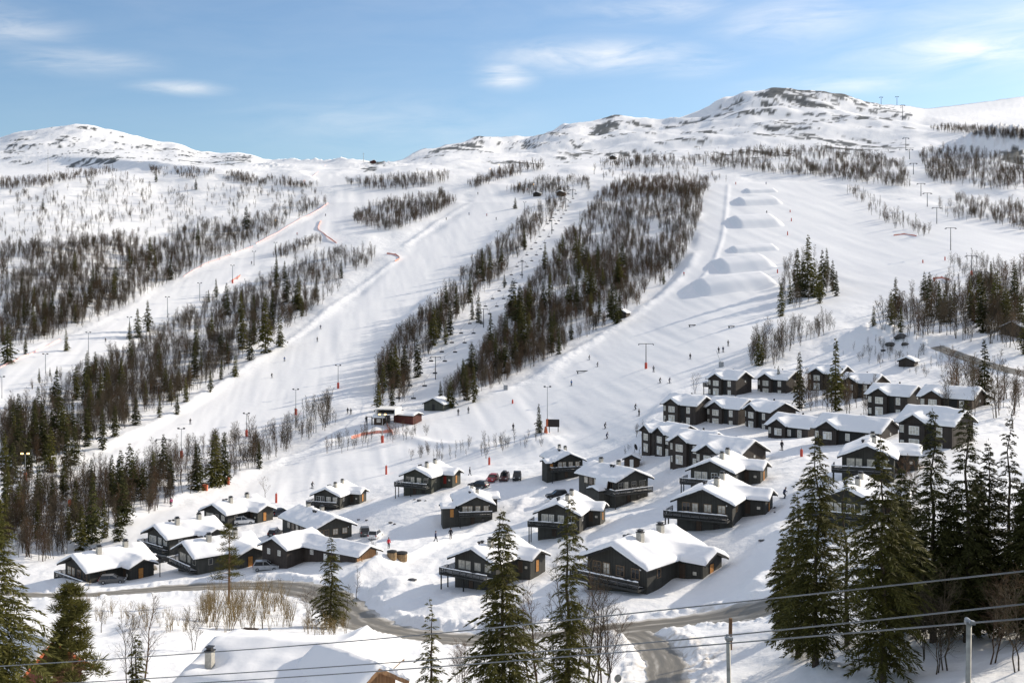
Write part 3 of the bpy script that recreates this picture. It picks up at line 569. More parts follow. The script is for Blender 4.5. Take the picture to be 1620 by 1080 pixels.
for ri, k in enumerate(ROADS):
    P = ROADW[k]; hw = ROADS[k][1]; P = dense(P, 3); T = np.gradient(P[:, :2], axis=0); T /= np.linalg.norm(T, axis=1)[:, None]; Nn = np.stack([-T[:, 1], T[:, 0]], 1)
    na = 15; aa = np.linspace(-1, 1, na); V3 = []; ac = []; lo_ = []; run = np.concatenate([[0], np.cumsum(np.linalg.norm(np.diff(P[:, :2], axis=0), axis=1))])
    wob = 1 + .06 * np.sin(np.arange(len(P)) * .37) + .04 * np.sin(np.arange(len(P)) * .9)
    for i in range(len(P)):
        for a in aa:
            x, y = P[i, :2] + Nn[i] * a * hw * wob[i]
            V3.append((x, y, gz_at(x, y) + .05 + .012 * ri)); ac.append(a); lo_.append(run[i] * .22)
    I = np.arange(len(V3)).reshape(-1, na); Qr = np.stack([I[:-1, :-1], I[:-1, 1:], I[1:, 1:], I[1:, :-1]], -1).reshape(-1, 4)
    rm = np_mesh(k, np.array(V3), Q=Qr, smooth=True); attr(rm, 'across', np.array(ac)); attr(rm, 'along', np.array(lo_))
    tag(link(k, rm, M['road']), kind='structure')
# ------------------------------------------------------------------ trees
def spruce_arrays(h, width, seed, levels, per, twigs, tw=.075, droop=.35, sparse=0., irregular=.25, clear=.07, top=1.0, tlmax=.55):
    """needle sprays of a spruce: whorls of drooping branches carrying hanging twigs. Returns vertices and triangles."""
    r = np.random.default_rng(seed); V = []; Tt = []
    def tri(a, b, c):
        i = len(V); V.extend((a, b, c)); Tt.append((i, i + 1, i + 2))
    lean = r.normal(0, .01, 2) * h
    for k in range(levels):
        f = (k + r.uniform(-.3, .3)) / levels; f = min(max(f, 0), .985)
        z = h * (clear + (1 - clear) * f)
        env = width * .5 * (min(1., (1 - f) * 1.45 + .02) ** .9) * (1 - .22 * max(0, .22 - f) / .22) * (.86 + .14 * math.sin(f * 9 + seed) + r.normal(0, .10)) * top + .10
        n = max(3, int(per * (1 - .35 * f)))
        a0 = r.uniform(0, 6.28)
        for j in range(n):
            if r.random() < sparse: continue
            a = a0 + 6.283 * j / n + r.uniform(-.35, .35)
            l = env * (1 + r.uniform(-irregular, irregular)) * (1.15 if r.random() < .12 else 1)
            z = h * (clear + (1 - clear) * min(.985, max(0, f + r.uniform(-.9, .9) / levels)))
            ca, sa = math.cos(a), math.sin(a)
            up = .25 + .35 * f
            cx, cy = lean * f
            m = max(3, int(twigs * (l / (width * .5) * .8 + .25)))
            for q in range(m):
                t = (q + .5 + r.uniform(-.3, .3)) / m; t = .12 + .88 * t
                rr = l * t; zz = z + l * (up * t - (droop + up * .55) * t * t) + r.normal(0, .03)
                p = np.array((cx + ca * rr, cy + sa * rr, zz))
                for sgn in (-1, 1):
                    tl = min(tlmax, l * (.40 * (1 - t * .75)) + .12) * r.uniform(.65, 1.3)
                    sp = r.uniform(.5, 1.15) * sgn; dx, dy = math.cos(a + sp), math.sin(a + sp)
                    dz = r.uniform(-.62, -.08)
                    e = p + np.array((dx, dy, dz)) * tl
                    w_ = tw * r.uniform(.7, 1.6) * (1 + .12 * l)
                    side = np.array((-dy, dx, r.uniform(-.9, .9))) * w_
                    mid = p + (e - p) * .45
                    tri(p, mid + side, e); tri(p, e, mid - side)
    # leader
    for q in range(5):
        a = r.uniform(0, 6.28); p = np.array((lean[0], lean[1], h * (1 - .02 * q))); e = p + np.array((math.cos(a) * .12, math.sin(a) * .12, h * .015)) * (1 + .4 * q)
        s_ = np.array((-math.sin(a), math.cos(a), 0)) * .03
        tri(p, e + s_, e - s_)
    return np.array(V), np.array(Tt)

def tube_arrays(pts, rad, n=5):
    mb = MB().tube(pts, rad, n); V = np.array(mb.v); Q = [f for f in mb.f if len(f) == 4]; T = []
    for f in mb.f:
        if len(f) > 4: T += [(f[0], f[i], f[i + 1]) for i in range(1, len(f) - 1)]
    return V, np.array(Q).reshape(-1, 4), np.array(T).reshape(-1, 3)

def trunk_mesh(name, h, r0, seed, n=7):
    r = np.random.default_rng(seed); k = 7
    pts = [(r.normal(0, .012) * h * (i / k), r.normal(0, .012) * h * (i / k), h * .97 * i / k - (.5 if i == 0 else 0)) for i in range(k + 1)]
    V, Q, T = tube_arrays(pts, [r0 * (1 - .93 * i / k) * (1.25 if i == 0 else 1) for i in range(k + 1)], n)
    # a few dead snags low on the trunk
    Vs = [V]; Qs = [Q]; Ts = [T]; off = len(V)
    for i in range(14):
        z = h * r.uniform(.04, .35); a = r.uniform(0, 6.28); l = r.uniform(.4, 1.2)
        v, q, t = tube_arrays([(0, 0, z), (math.cos(a) * l, math.sin(a) * l, z - .15 * l)], [.03, .008], 3)
        Vs.append(v); Qs.append(q + off); Ts.append(t + off); off += len(v)
    return np_mesh(name, np.concatenate(Vs), T=np.concatenate(Ts), Q=np.concatenate(Qs), smooth=True)

def make_conifer(name, loc, h, width, seed, label, group, levels=46, per=7, twigs=9, needles_='spruce', bark='bark', **kw):
    t = thing(name, loc, 0, label, 'tree', group)
    tr = link('trunk', trunk_mesh('trunk', h, .011 * h + .05, seed), M[bark], t)
    kw.setdefault('tw', .031); kw.setdefault('droop', .45)
    V, T = spruce_arrays(h, width * .88, seed, levels, per, int(twigs * 3.0), **kw)
    link('crown', np_mesh('crown', V, T=T), M[needles_], t)
    return t

def pine_arrays(h, width, seed, clear, clumps, bushy=1.0):
    """pine: short limbs ending in rounded tufts of long needles. Returns needle V, T and limb V, Q"""
    r = np.random.default_rng(seed); V = []; T = []; LV = []; LQ = []; off = 0
    for k in range(clumps):
        f = r.uniform(0, 1) ** .85; z = h * (clear + (1 - clear) * f); a = r.uniform(0, 6.283)
        env = width * .5 * (math.sin(min(1, (1 - f) * 1.25 + .12) * math.pi * .5)) * (.75 + .25 * math.sin(9 * f + seed))
        l = env * r.uniform(.45, 1.05)
        c = np.array((math.cos(a) * l, math.sin(a) * l, z + l * r.uniform(-.12, .28)))
        v, q, t = tube_arrays([(0, 0, z - .12 * l), tuple(c * np.array((.55, .55, 0)) + np.array((0, 0, z))), tuple(c)], [.05 * (1.2 - f), .03, .012], 3)
        LV.append(v); LQ.append(q + off); off += len(v)
        n = int(60 * bushy); rad = r.uniform(.28, .55) * (1 + .4 * (1 - f)) * width / 3.6
        for i in range(n):
            d = r.normal(0, 1, 3); d /= np.linalg.norm(d); d[2] = d[2] * .7 + .25
            p = c + d * rad * r.uniform(.05, .65) * np.array((1.2, 1.2, .6)); e = p + d * rad * r.uniform(.5, .8)
            s_ = np.cross(d, r.normal(0, 1, 3)); s_ = s_ / (np.linalg.norm(s_) + 1e-6) * .035
            i0 = len(V); V.extend((p - s_, p + s_, e)); T.append((i0, i0 + 1, i0 + 2))
    return np.array(V), np.array(T), np.concatenate(LV), np.concatenate(LQ)
def make_pine(loc, h, width, seed, clear, clumps, label, group, bushy=1.0):
    t = thing('pine_tree', loc, 0, label, 'tree', group)
    V, T, LV, LQ = pine_arrays(h, width, seed, clear, clumps, bushy)
    v, q, tt = tube_arrays([(0, 0, -.5), (.03 * h * .2, 0, h * .5), (0, .02 * h, h * .97)], [.012 * h + .06, .009 * h + .03, .02], 8)
    link('trunk', np_mesh('trunk', np.concatenate([v, LV]), T=tt, Q=np.concatenate([q, LQ + len(v)]), smooth=True), M['pine_bark'], t)
    link('crown', np_mesh('crown', V, T=T), M['pine'], t)
    return t

def birch_arrays(h, width, seed, stems=1, detail=1.0, tw=.02, lean=.12, up=.85):
    """bare birch: crooked stems, rising limbs and a haze of fine twigs. Returns wood V, Q and twig V, T"""
    r = np.random.default_rng(seed); WV = []; WQ = []; off = 0; V = []; T = []
    def add(pts, rad, n):
        nonlocal off
        v, q, t = tube_arrays(pts, rad, n); WV.append(v); WQ.append(q + off); off += len(v)
    def twig(p, d, l, w_):
        d = d / np.linalg.norm(d); s_ = np.cross(d, r.normal(0, 1, 3)); s_ = s_ / (np.linalg.norm(s_) + 1e-6) * w_
        m = p + d * l * .5 + r.normal(0, .06, 3) * l; e = p + d * l + np.array((0, 0, -.04 * l))
        i = len(V); V.extend((p - s_, p + s_, m + s_ * .7, m - s_ * .7, e)); T.extend([(i, i + 1, i + 2), (i, i + 2, i + 3), (i + 3, i + 2, i + 4)])
    for s in range(stems):
        sh = h * r.uniform(.75, 1.0) if s else h; a = r.uniform(0, 6.28); off0 = np.array((math.cos(a), math.sin(a), 0)) * (.35 * (s > 0)) * (h / 7)
        ln = np.array((math.cos(a), math.sin(a), 0)) * lean * sh * r.uniform(.3, 1.3) * (1 + (s > 0))
        k = 7; pts = []
        for i in range(k + 1):
            f = i / k; pts.append(off0 + ln * f + r.normal(0, .012, 3) * sh * (0 < i) + np.array((0, 0, sh * f - (.4 if i == 0 else 0))))
        r0 = (.010 * sh + .015) * (1 if stems == 1 else .8); add(pts, [r0 * (1 - .9 * i / k) for i in range(k + 1)], 5)
        nb = int(22 * detail * (sh / 7) ** .5) + 5
        for b in range(nb):
            f = .16 + .82 * (b + r.random()) / nb; x = f * k; i = min(int(x), k - 1); p = pts[i] + (pts[i + 1] - pts[i]) * (x - i)
            az = r.uniform(0, 6.28); l = width * .62 * (1 - f) ** .6 * r.uniform(.6, 1.2) + .15 * width * .5
            d = np.array((math.cos(az), math.sin(az), up + .5 * r.random())); d /= np.linalg.norm(d)
            m = p + d * l * .5 + np.array((0, 0, .06 * l)); e = p + d * l + np.array((0, 0, .10 * l)) + r.normal(0, .05, 3) * l
            add([p, m, e], [r0 * .42 * (1 - .7 * f), r0 * .25 * (1 - .6 * f), .006], 3)
            for q in range(int(7 * detail)):
                g_ = r.uniform(.25, 1); c = (p + (m - p) * g_ * 2) if g_ < .5 else (m + (e - m) * (g_ - .5) * 2)
                d2 = d + r.normal(0, .55, 3); d2[2] += .15
                l2 = l * r.uniform(.25, .55) + .12; twig(c, d2, l2, tw)
                for z in range(2 if detail > .7 else 1):
                    d3 = d2 + r.normal(0, .6, 3); twig(c + d2 / np.linalg.norm(d2) * l2 * r.uniform(.3, .8), d3, l2 * r.uniform(.4, .7), tw * .7)
    return np.concatenate(WV), np.concatenate(WQ), np.array(V), np.array(T)
def join_birch(a):
    WV, WQ, V, T = a; return np.concatenate([WV, V]), T + len(WV), WQ
def make_birch(name, loc, h, width, seed, label, group, stems=1, detail=1.0, tw=.012, m='birch', **kw):
    t = thing(name, loc, 0, label, 'tree', group)
    WV, WQ, V, T = birch_arrays(h, width, seed, stems, detail, tw, **kw)
    link('trunk', np_mesh('trunk', WV, Q=WQ, smooth=True), M[m], t); link('crown', np_mesh('crown', V, T=T), M[m], t)
    return t

# --- the near conifers, one by one: base column, base row, height and crown width in photo pixels
def near(u, v, hp, wp):
    p = ground(float(u), float(v)); k = p.y / F; return p, hp * k, wp * k
NEAR = [  # kind, u, base v, top v, width px, seed, label, kwargs
 ('spruce', -6, 1150, 785, 175, 11, 'tall dark spruce cut by the photo edge beside the red cabin', dict(levels=48, per=8, twigs=11, irregular=.4)),
 ('spruce', 795, 1150, 806, 128, 12, 'tallest spruce in front of the road below the lone balcony cabin', dict(levels=52, per=8, twigs=10, needles_='pine_mix', irregular=.4)),
 ('spruce', 897, 1110, 783, 96, 13, 'narrow two-topped spruce among bare birches below the road', dict(levels=50, per=7, twigs=9, irregular=.45, sparse=.15)),
 ('spruce', 1290, 1052, 684, 138, 14, 'tall spruce at the open end of the big cluster by the power pole', dict(levels=50, per=8, twigs=11, irregular=.35)),
 ('spruce', 1262, 1040, 775, 95, 15, 'shorter bushy spruce leaning against the tall one at the cluster end', dict(levels=40, per=7, twigs=10)),
 ('spruce', 1396, 1078, 692, 150, 16, 'broad spruce with its trunk bare at the snow in the big cluster', dict(levels=52, per=8, twigs=11, irregular=.4)),
 ('spruce', 1340, 1020, 742, 110, 17, 'thin spruce between the two tallest of the cluster', dict(levels=40, per=6, twigs=8, sparse=.2)),
 ('spruce', 1476, 1015, 645, 125, 18, 'dark spruce rising in front of the big two-storey house', dict(levels=50, per=8, twigs=10, needles_='spruce_dark')),
 ('spruce', 1530, 1015, 628, 118, 19, 'spruce with a sparse top overlapping the two-storey house corner', dict(levels=50, per=8, twigs=9, needles_='spruce_dark', sparse=.1)),
 ('spruce', 1566, 1000, 698, 98, 20, 'short dense spruce behind the cable with snow at its foot', dict(levels=44, per=8, twigs=10, needles_='spruce_dark')),
 ('spruce', 1597, 1000, 655, 92, 21, 'slim spruce with gaps between its branches near the picture edge', dict(levels=44, per=6, twigs=9, sparse=.25, needles_='spruce_dark')),
 ('spruce', 1640, 1005, 690, 110, 22, 'dark spruce half out of the picture beside the slim one', dict(levels=44, per=8, twigs=10, needles_='spruce_dark')),
 ('spruce', 1440, 990, 755, 120, 23, 'low dark spruce filling the shade inside the cluster', dict(levels=36, per=9, twigs=11, needles_='spruce_dark')),
 ('spruce', 1505, 1005, 760, 120, 24, 'low black-green spruce under the middle of the cluster', dict(levels=36, per=9, twigs=11, needles_='spruce_dark')),
 ('spruce', 1240, 1000, 842, 62, 41, 'small dark spruce at the sunny edge of the cluster above the road bank', dict(levels=34, per=8, twigs=10)),
 ('spruce', 1425, 1005, 735, 95, 42, 'dark spruce squeezed between the broad one and the tall dark ones', dict(levels=44, per=9, twigs=11, needles_='spruce_dark')),
 ('spruce', 1548, 1005, 742, 95, 43, 'dark spruce behind the nearer lamp pole', dict(levels=44, per=9, twigs=11, needles_='spruce_dark')),
 ('spruce', 1618, 1010, 760, 100, 44, 'bushy dark spruce at the very picture edge', dict(levels=44, per=9, twigs=11, needles_='spruce_dark')),
 ('spruce', 523, 992, 848, 58, 25, 'single young spruce standing in the bend of the valley road', dict(levels=34, per=7, twigs=8, irregular=.4)),
 ('spruce', 682, 1100, 945, 50, 26, 'thin see-through young spruce below the road with hardly any needles', dict(levels=26, per=5, twigs=5, sparse=.25, tw=.035, irregular=.5)),
 ('spruce', 215, 1095, 1000, 40, 27, 'scrawny little spruce next to the bare birch by the snow roof', dict(levels=20, per=5, twigs=5, sparse=.3, tw=.04)),
 ('pine', 112, 1120, 925, 100, 31, 'bushy olive pine in front of the red cabin', dict(clear=.10, clumps=170, bushy=1.3)),
 ('pine', 362, 955, 830, 56, 32, 'slender pine with a bare lower trunk by the valley road', dict(clear=.30, clumps=60)),
]
M['pine_mix'] = needles('olive_spruce_needles', (.085, .088, .026))
for kind, u, v, top, wp, sd, lab, kw in NEAR:
    p, h, wd = near(u, v, v - top, wp)
    if kind == 'spruce': make_conifer('spruce_tree', p, h, wd, sd, lab, 'near conifers', **kw)
    else: make_pine(p, h, wd, sd, kw['clear'], kw['clumps'], lab, 'near conifers', kw.get('bushy', 1))

# --- spruces dotted over the slopes (column, base row, height px); copies of eight model trees
FAR_SPRUCE = {
 'at the edge of the upper-piste wood': [(12, 575, 62), (40, 560, 30), (5, 545, 28), (22, 500, 26), (80, 500, 24), (110, 480, 30), (205, 425, 34), (245, 425, 30), (235, 428, 24), (158, 452, 24), (135, 485, 26), (105, 555, 34), (72, 525, 26), (310, 300, 18), (247, 288, 18), (68, 332, 18)],
 'on the narrow snow strip between the two pistes': [(218, 533, 46), (234, 524, 50), (205, 536, 28), (207, 582, 48), (62, 605, 24), (79, 595, 15), (90, 592, 14), (51, 614, 12), (342, 470, 30), (330, 478, 20)],
 'in the long wood above the main piste': [(45, 755, 74), (20, 765, 66), (118, 735, 66), (182, 690, 52), (215, 672, 44), (230, 640, 40), (280, 655, 36), (300, 610, 40), (350, 600, 34), (360, 575, 40), (395, 570, 50), (430, 520, 44), (500, 470, 34), (540, 440, 30), (100, 700, 70), (60, 660, 50), (30, 680, 60), (8, 760, 80), (30, 735, 88), (68, 728, 95), (92, 712, 100), (105, 755, 82), (80, 745, 70), (138, 610, 56), (135, 640, 60), (168, 612, 48), (160, 640, 50), (162, 710, 66), (138, 705, 62), (140, 682, 58), (200, 660, 30), (262, 618, 40), (294, 635, 40), (333, 620, 36), (372, 595, 36), (420, 558, 92), (443, 548, 52), (381, 510, 52), (402, 505, 40), (468, 490, 44), (478, 500, 34), (450, 440, 28), (350, 560, 44), (318, 585, 34), (55, 690, 60), (115, 690, 60), (20, 690, 55), (252, 660, 36)],
 'in the lower birch wood beside the piste foot': [(60, 800, 66), (30, 830, 72), (100, 790, 60), (225, 790, 60), (270, 770, 50), (8, 840, 90), (60, 850, 60), (120, 820, 64), (410, 740, 44), (178, 800, 82), (190, 808, 98), (205, 790, 90), (196, 830, 74), (146, 858, 104), (128, 870, 72), (165, 850, 62), (82, 815, 62), (340, 768, 88), (356, 765, 82), (312, 775, 74), (310, 748, 48), (12, 800, 70), (38, 790, 40), (0, 870, 80), (188, 855, 50), (238, 795, 36)],
 'on the near side of the chairlift line': [(598, 650, 48), (620, 645, 40), (626, 612, 68), (618, 608, 60), (640, 600, 56), (661, 596, 62), (686, 546, 64), (712, 530, 52), (705, 545, 40), (757, 510, 48), (747, 505, 34), (829, 390, 30), (830, 395, 26), (755, 440, 24), (798, 455, 22), (815, 330, 18)],
 'on the far side of the chairlift line': [(697, 642, 40), (713, 645, 52), (738, 632, 56), (750, 636, 60), (733, 620, 50), (746, 600, 60), (776, 556, 62), (784, 580, 56), (800, 540, 50), (812, 500, 60), (822, 520, 70), (837, 505, 60), (828, 560, 66), (860, 490, 50), (900, 488, 58), (912, 490, 62), (916, 440, 50), (890, 405, 36), (922, 420, 42), (946, 415, 34), (870, 480, 50), (884, 560, 46), (884, 425, 40), (935, 480, 40), (862, 425, 40), (1060, 425, 24), (1050, 450, 22), (800, 590, 60), (815, 575, 50)],
 'at the lower corner of the big birch wood': [(968, 505, 58), (975, 512, 60), (964, 500, 44), (980, 508, 46)],
 'in the small island wood between jumps and piste': [(1236, 500, 54), (1262, 460, 68), (1278, 455, 84), (1270, 470, 60), (1300, 465, 72), (1297, 480, 60), (1318, 460, 50), (1308, 440, 48), (1250, 480, 40), (1288, 470, 56), (1323, 468, 40)],
 'behind the black row houses': [(1200, 578, 50), (1206, 575, 44), (1265, 645, 90), (1322, 650, 116), (1558, 640, 104), (1232, 620, 42), (1226, 612, 34)],
 'in the shaded wood below the hill track': [(1382, 515, 32), (1425, 525, 40), (1470, 500, 70), (1487, 505, 62), (1548, 510, 80), (1555, 525, 86), (1578, 500, 76), (1605, 500, 84), (1590, 520, 70), (1535, 500, 60), (1615, 530, 70), (1510, 490, 48), (1620, 560, 60)],
 'standing alone by the floodlight on the piste': [(853, 684, 46)],
}
# more spruces mixed into the woods
_rs = np.random.default_rng(41)
for place, poly, n, lo, hi in [('at the edge of the upper-piste wood', [(0, 450), (150, 430), (300, 390), (420, 350), (400, 385), (290, 432), (150, 505), (0, 555)], 22, 22, 42), ('in the long wood above the main piste', [(0, 740), (0, 680), (150, 600), (320, 500), (480, 425), (560, 415), (470, 500), (300, 625), (150, 695)], 30, 30, 62),
        ('on the far side of the chairlift line', [(700, 630), (770, 560), (850, 460), (920, 400), (1000, 420), (960, 500), (880, 555), (800, 600)], 26, 34, 60), ('on the near side of the chairlift line', [(600, 640), (600, 600), (660, 530), (720, 470), (800, 400), (800, 420), (730, 495), (650, 590)], 12, 30, 52), ('in the lower birch wood beside the piste foot', [(0, 860), (20, 780), (150, 765), (300, 735), (330, 765), (200, 815), (80, 880)], 14, 40, 74), ('in the shaded wood below the hill track', [(1400, 515), (1450, 475), (1530, 455), (1620, 440), (1620, 540), (1540, 530)], 10, 40, 66)]:
    P = np.array(poly, float); got = 0
    while got < n:
        u, v = _rs.uniform(P[:, 0].min(), P[:, 0].max()), _rs.uniform(P[:, 1].min(), P[:, 1].max())
        if in_poly(np.array(u), np.array(v), poly): FAR_SPRUCE[place].append((float(u), float(v), float(_rs.uniform(lo, hi)))); got += 1
protos = []
for k in range(8):
    r = np.random.default_rng(200 + k); h = 10.
    V, T = spruce_arrays(h, [2.7, 2.3, 3.0, 2.1, 2.8, 2.5, 2.2, 3.2][k], 300 + k, 30, 7, 5, tw=.13, droop=.5, irregular=.4, sparse=.05, clear=.03, tlmax=1.2)
    v, q, t = tube_arrays([(0, 0, -1), (0, 0, 9)], [.16, .03], 4)
    mat_ = ['spruce', 'spruce_dark', 'spruce', 'spruce_dark'][k % 4]
    me = np_mesh('spruce_tree', np.concatenate([V, v]), T=np.concatenate([T, t + len(V)]), Q=q + len(V)); me.materials.append(M[mat_]); protos.append(me)
ORD = ['lowest', 'second lowest', 'third lowest', 'fourth lowest', 'fifth lowest', 'sixth lowest', 'seventh lowest', 'eighth lowest']
used_spots = []
def size_word(hp, y):
    h = hp * y / F; return 'tall' if h > 14 else 'small' if h < 7 else 'slim'
for place, lst in FAR_SPRUCE.items():
    lst = sorted(lst, key=lambda q: -q[1]); n = len(lst)
    for i, (u, v, hp) in enumerate(lst):
        p = ground(float(u), float(v)); h = hp * p.y / F
        o = bpy.data.objects.new('spruce_tree', protos[int(rng.integers(8))]); COL.objects.link(o); s = h / 10
        wd = s * rng.uniform(.85, 1.2); o.location = (p.x, p.y, p.z - .1); o.scale = (wd, wd, s); o.rotation_euler = (0, 0, rng.uniform(0, 6.28))
        if n == 1: lab = f'lone dark spruce {place}'
        elif i < 8: lab = f'{ORD[i]} dark spruce {place}'
        elif i >= n - 4: lab = f'{["highest", "second highest", "third highest", "fourth highest"][n - 1 - i]} dark spruce {place}'
        else: lab = f'one of the middle dark spruces {place}'
        tag(o, lab, 'tree', 'dark spruces ' + place); used_spots.append((u, v, hp))

# --- bare birches: woods given as outlines on the slopes; each tree its own height
WOODS = [  # (name, outline, trees, low height, high height, reddish share)
 ('dense birch wood above the upper piste', [(0, 400), (100, 385), (250, 372), (380, 352), (480, 322), (522, 322), (460, 355), (400, 388), (290, 436), (150, 512), (70, 540), (0, 562)], 1150, 4.5, 7.5, .15),
 ('open birch slope under the fell', [(0, 300), (120, 290), (200, 278), (250, 300), (500, 292), (516, 318), (380, 350), (100, 385), (0, 398)], 330, 3, 5.5, .1),
 ('birch line along the near skyline', [(0, 286), (60, 284), (180, 264), (185, 274), (60, 296), (0, 300)], 190, 3, 5, .6),
 ('birch line along the near skyline', [(235, 266), (330, 272), (455, 285), (500, 300), (440, 296), (340, 286), (240, 280)], 210, 3, 5, .5),
 ('long birch wood above the main piste', [(0, 745), (0, 665), (100, 622), (200, 560), (300, 502), (420, 440), (520, 402), (596, 402), (580, 425), (480, 505), (380, 572), (300, 628), (150, 700), (90, 730)], 900, 5, 8, .15),
 ('birch strip between the two upper pistes', [(40, 620), (120, 590), (220, 545), (330, 485), (380, 462), (370, 475), (250, 540), (130, 598)], 50, 3, 5, .1),
 ('birch island high between the pistes', [(556, 352), (580, 328), (700, 308), (722, 322), (690, 340), (640, 362), (600, 366)], 260, 4.5, 7, .4),
 ('birch island high between the pistes', [(548, 292), (600, 283), (705, 274), (712, 288), (640, 302), (580, 300)], 150, 4, 6, .4),
 ('birch patch above the red net', [(430, 406), (500, 374), (510, 384), (450, 411)], 55, 4, 6, .3),
 ('birch strip on the near side of the chairlift', [(595, 645), (590, 600), (625, 540), (690, 478), (740, 428), (800, 376), (850, 328), (896, 308), (900, 325), (860, 362), (800, 432), (735, 492), (685, 552), (655, 592), (640, 640)], 400, 4.5, 8, .2),
 ('big birch wood on the far side of the chairlift', [(695, 640), (760, 565), (830, 462), (890, 385), (935, 330), (1000, 300), (1120, 300), (1112, 330), (1092, 395), (1060, 440), (1000, 492), (930, 532), (880, 562), (800, 602), (740, 636)], 1500, 4.5, 7.5, .3),
 ('reddish birch crown at the top of the big wood', [(935, 322), (960, 300), (1000, 285), (1120, 285), (1118, 305), (1000, 312)], 300, 4, 6, .9),
 ('birch belt below the fell', [(935, 264), (1000, 250), (1080, 255), (1200, 240), (1330, 240), (1430, 262), (1440, 298), (1360, 290), (1300, 282), (1150, 268), (1000, 268)], 560, 4, 8, .3),
 ('birch belt below the fell', [(1450, 245), (1500, 236), (1560, 246), (1600, 250), (1640, 245), (1640, 300), (1560, 300), (1470, 288)], 330, 4, 8, .25),
 ('birch line on the high ridge', [(1462, 203), (1500, 200), (1640, 214), (1640, 226), (1560, 218), (1480, 208)], 160, 4, 7, .3),
 ('birch patches at the top of the lifts', [(800, 303), (860, 286), (932, 284), (932, 304), (860, 312)], 130, 4, 6, .2),
 ('birch patches at the top of the lifts', [(738, 292), (800, 268), (862, 254), (866, 268), (790, 285), (750, 300)], 150, 3.5, 6, .4),
 ('birch patches at the top of the lifts', [(940, 270), (1000, 262), (1100, 268), (1160, 290), (1060, 290), (960, 290)], 70, 3, 6, .3),
 ('birch island beside the jumps', [(1232, 492), (1240, 425), (1275, 402), (1322, 440), (1326, 470), (1280, 488)], 60, 4.5, 8, .1),
 ('birch row along the far piste', [(1338, 305), (1360, 303), (1420, 345), (1482, 372), (1475, 380), (1410, 360), (1345, 318)], 55, 4, 7, .3),
 ('birch row along the far piste', [(1480, 328), (1520, 318), (1640, 320), (1640, 372), (1560, 350), (1500, 350)], 130, 4, 7, .3),
 ('birch row along the far piste', [(1490, 440), (1500, 420), (1570, 410), (1590, 430), (1540, 440)], 20, 4, 7, .1),
 ('shaded birch wood under the hill track', [(1392, 522), (1440, 470), (1520, 452), (1640, 430), (1640, 560), (1560, 545), (1480, 530), (1420, 545)], 150, 6, 10, .2),
 ('birches behind the row houses', [(1175, 578), (1190, 548), (1290, 518), (1324, 520), (1260, 552), (1225, 578)], 60, 4.5, 8, .1),
 ('birches between the row houses', [(1250, 650), (1270, 620), (1340, 630), (1400, 650), (1350, 660)], 26, 5, 8, .3),
 ('birches between the row houses', [(1470, 650), (1480, 600), (1560, 600), (1620, 620), (1620, 700), (1560, 660)], 26, 6, 9, .4),
 ('scrub on the bank behind the row houses', [(1330, 560), (1420, 530), (1480, 560), (1560, 600), (1480, 600), (1380, 580)], 55, 1.5, 3.5, .1),
 ('lower birch wood at the piste foot', [(0, 880), (0, 770), (120, 762), (290, 722), (420, 690), (520, 640), (530, 672), (440, 722), (330, 772), (230, 815), (150, 858), (70, 890)], 300, 4, 8, .25),
 ('scrub row on the bank above the cabins', [(650, 728), (690, 706), (760, 700), (850, 690), (900, 680), (860, 705), (780, 718), (690, 730)], 34, 2, 4, .1),
 ('scrub row on the bank above the cabins', [(500, 705), (560, 690), (640, 680), (690, 690), (620, 700), (520, 722)], 30, 3, 5, .1),
 ('scrub at the fell foot', [(1080, 240), (1200, 230), (1330, 228), (1440, 240), (1400, 250), (1150, 248)], 45, 2, 4, .2),
 ('scrub under the house bank', [(990, 700), (1030, 660), (1040, 680), (1010, 730), (985, 735)], 14, 1.5, 3, .1),
]
b_protos = []
for k in range(12):
    red = k >= 8
    V, T, Qb = join_birch(birch_arrays(7., [2.7, 2.2, 3.2, 2.1, 2.9, 2.4, 3.6, 2.7, 3.1, 2.8, 3.4, 2.5][k], 500 + k, [1, 1, 2, 1, 2, 1, 3, 1, 1, 2, 2, 1][k], .95, .017, up=1.2))
    b_protos.append((V, T, Qb, red))
far_birch = []
for wi, (nm, poly, n, lo, hi, red) in enumerate(WOODS):
    n = int(n * (2.0 if n > 250 else 1.9 if n > 100 else 1.4))
    P = np.array(poly, float); a, b = P.min(0), P.max(0); got = 0; r = np.random.default_rng(900 + wi)
    while got < n:
        u = r.uniform(a[0], b[0], 4000); v = r.uniform(a[1], b[1], 4000)
        m = in_poly(u, v, poly)
        if 'scrub' not in nm and 'between' not in nm and n > 100:      # clearings
            m &= (fbm(u / 38, v / 20, 3, 70 + wi) + r.uniform(-.35, .35, 4000)) > -.28
        u = u[m][:n - got]; v = v[m][:n - got]
        W = ground(u, v)
        for i in range(len(u)):
            far_birch.append((u[i], v[i], W[i], r.uniform(lo, hi) * (.8 + .35 * r.random()), nm, (r.random() < red), int(r.integers(1 << 30))))
        got += len(u)
